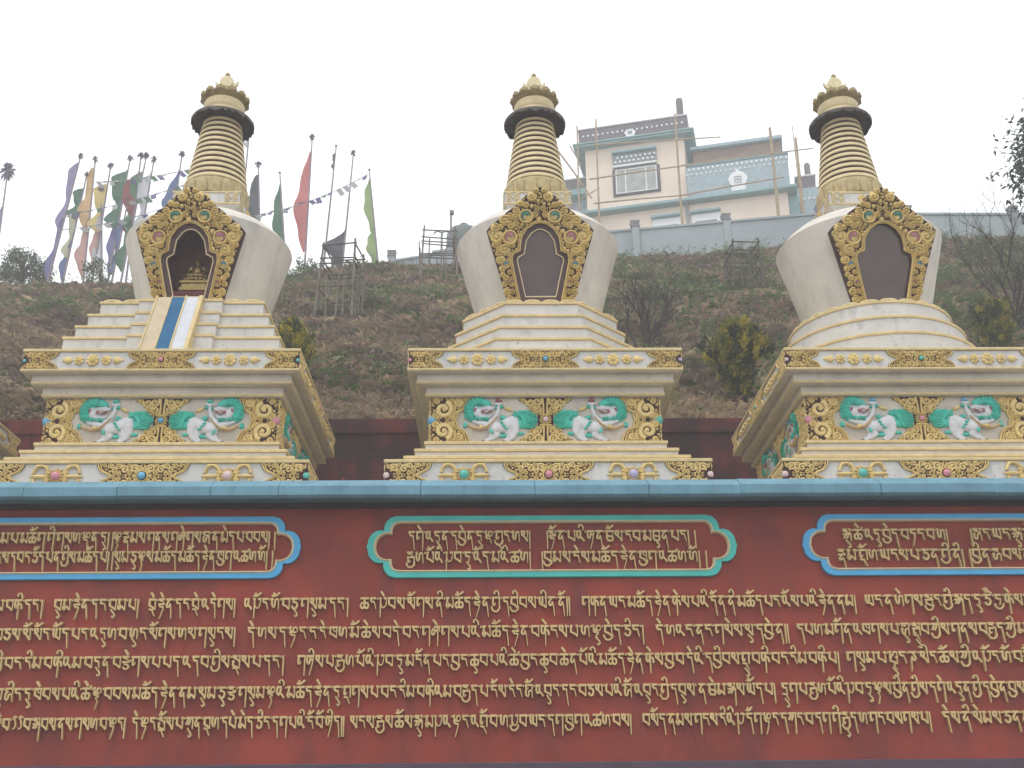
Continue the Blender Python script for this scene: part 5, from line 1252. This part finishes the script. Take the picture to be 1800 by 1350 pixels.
def bare_shrub(x, y, h, spread, label, seed, stems=7, depth=4, rad=.030, z=None):
    rg = random.Random(seed); z = hill_z(x, y) if z is None else z
    t_ = thing('bare_shrub', label, 'shrub', (x, y, z), 0, 'leafless shrubs on the slope')
    def grow(mb, p, d, L, r, k):
        pts = [p]; q = p
        for i in range(3):
            d = (d + Vector((rg.uniform(-.18, .18), rg.uniform(-.18, .18), rg.uniform(-.02, .14)))).normalized(); q = q + d * L / 3; pts.append(q)
        mb.tube(pts, [r, r * .85, r * .7, r * .5], 4)
        if k > 0:
            for i in range(rg.randint(2, 4)):
                b = pts[rg.randint(1, 3)]; nd = (d + Vector((rg.uniform(-.8, .8), rg.uniform(-.8, .8), rg.uniform(-.1, .5)))).normalized(); grow(mb, b, nd, L * rg.uniform(.55, .8), r * .55, k - 1)
    for s_ in range(stems):
        mb = MB(); a = rg.uniform(0, 6.28); sp = spread * rg.uniform(.3, 1)
        grow(mb, Vector((rg.uniform(-.1, .1), rg.uniform(-.1, .1), -.05)), Vector((math.cos(a) * sp, math.sin(a) * sp * .6, 1)).normalized(), h * rg.uniform(.38, .5), rad, depth - 1)
        put('stem', mb.mesh('stem', 'twig'), t_)
bare_shrub(2.98, 20.3, 1.95, .55, 'leafless shrub on the slope right of the middle stupa', 31, 7)
bare_shrub(10.9, 21.5, 3.2, .75, 'large leafless shrub at the right edge above the conifer', 32, 10, 5)
bare_shrub(-5.75, 26.9, 1.5, .6, 'small leafless shrub beside the bell of the square-stepped stupa', 33, 4, 3)
bare_shrub(-2.2, 31.8, 1.3, .3, 'thin bare sapling on the crest left of the tank', 34, 2, 3, .016)
for i, (x, y, lb) in enumerate(((5.4, 31.6, 'thin weed stalk in front of the compound wall near its pillar'), (6.1, 31.4, 'second thin weed stalk in front of the compound wall'), (14.0, 31.9, 'dark weed stalk in front of the wall beside the round-stepped stupa'))):
    bare_shrub(x, y, 1.0, .15, lb, 40 + i, 2, 2, .014)

def leafy(name, x, y, z, h, crown, nclump, nleaf, lsize, label, cat, seed, pal_, trunk_r=.06, group=None):
    """tree or bush: tapered trunk, limbs and clumps of leaves in an uneven crown"""
    rg = np.random.default_rng(seed); t_ = thing(name, label, cat, (x, y, z), 0, group); mb = MB(); rx, rz_ = crown; top = np.array([0, 0, h - rz_])
    mb.tube([(0, 0, -.3), (.05, .02, h * .3), (-.04, 0, h * .62), (0, 0, h * .85)], [trunk_r * 1.25, trunk_r, trunk_r * .7, trunk_r * .3], 8)
    P, D, L, W, C = [], [], [], [], []
    for k in range(nclump):
        d = rg.normal(size=3); d /= np.linalg.norm(d); rr = rg.uniform(.45, 1.0) ** .6; c = top + d * np.array([rx, rx, rz_]) * rr
        st_ = np.array([0, 0, h * rg.uniform(.3, .7)]); mid = st_ * .45 + c * .55 + np.array([0, 0, .08 * h])
        mb.tube([tuple(st_), tuple(mid), tuple(c)], [trunk_r * .4, trunk_r * .22, trunk_r * .07], 5)
        cr_ = min(.42, rx * rg.uniform(.16, .34)); tone = rg.uniform(.75, 1.25)
        q = c + rg.normal(0, cr_ * .6, (nleaf, 3)); P.append(q); dd = rg.normal(size=(nleaf, 3)) + d * .6 - np.array([0, 0, .5]); D.append(dd)
        L.append(rg.uniform(.7, 1.3, nleaf) * lsize); W.append(rg.uniform(.30, .48, nleaf) * lsize); C.append(np.array(pal_)[rg.integers(0, len(pal_), nleaf)] * tone * rg.uniform(.8, 1.2, (nleaf, 1)))
    put('trunk', mb.mesh('trunk', 'bark', smooth=True), t_)
    put('crown', leaves('crown', np.concatenate(P), np.concatenate(D), np.concatenate(L), np.concatenate(W), np.concatenate(C)), t_)
GREENS = [(.045, .080, .030), (.060, .100, .035), (.035, .062, .028)]
leafy('misty_bush', -14.9, 33.0, 16.2 + EYE, 1.75, (.75, .65), 60, 60, .10, 'rounded leafy bush fading into the mist at the far left', 'bush', 51, GREENS, .05)
leafy('broadleaf_tree', 12.35, 18.0, 7.4 + EYE, 6.0, (2.4, 1.2), 420, 60, .14, 'broadleaf tree whose leaves hang in at the right edge', 'tree', 52, [(.040, .060, .035), (.055, .075, .045), (.030, .045, .032)], .13)
for i, (x, y, s_, lb) in enumerate(((-9.6, 31.2, .55, 'low green bush on the crest left of the square-stepped stupa'), (-5.6, 31.3, .5, 'low leafy bush on the crest right of the red flag'), (-4.3, 31.6, .45, 'small leafy plant on the crest by the yellow green flag'), (-11.3, 30.0, .6, 'green grassy bush below the flag poles'))):
    leafy('crest_bush', x, y, hill_z(x, y) - .05, s_ * 1.6, (s_ * .8, s_ * .6), 26, 34, .085, lb, 'bush', 60 + i, [(.060, .100, .035), (.085, .125, .045)], .02, 'low bushes on the crest')

# ------------------------------------------------------------------ mist
hz = MB().box(-71, 71, -25, 91, -1.0, 35.0).mesh('haze', 'soil'); hz.materials.clear()
hm = bpy.data.materials.new('mist'); hm.use_nodes = True; hn = hm.node_tree.nodes; hn.clear()
pv = hn.new('ShaderNodeVolumePrincipled'); pv.inputs['Color'].default_value = (.98, .985, 1.0, 1); pv.inputs['Density'].default_value = .0046; pv.inputs['Anisotropy'].default_value = .1
ho = hn.new('ShaderNodeOutputMaterial'); hm.node_tree.links.new(pv.outputs[0], ho.inputs['Volume']); hz.materials.append(hm)
tag(put('haze', hz), 'thin white mist hanging over the whole place', 'mist', kind='stuff')
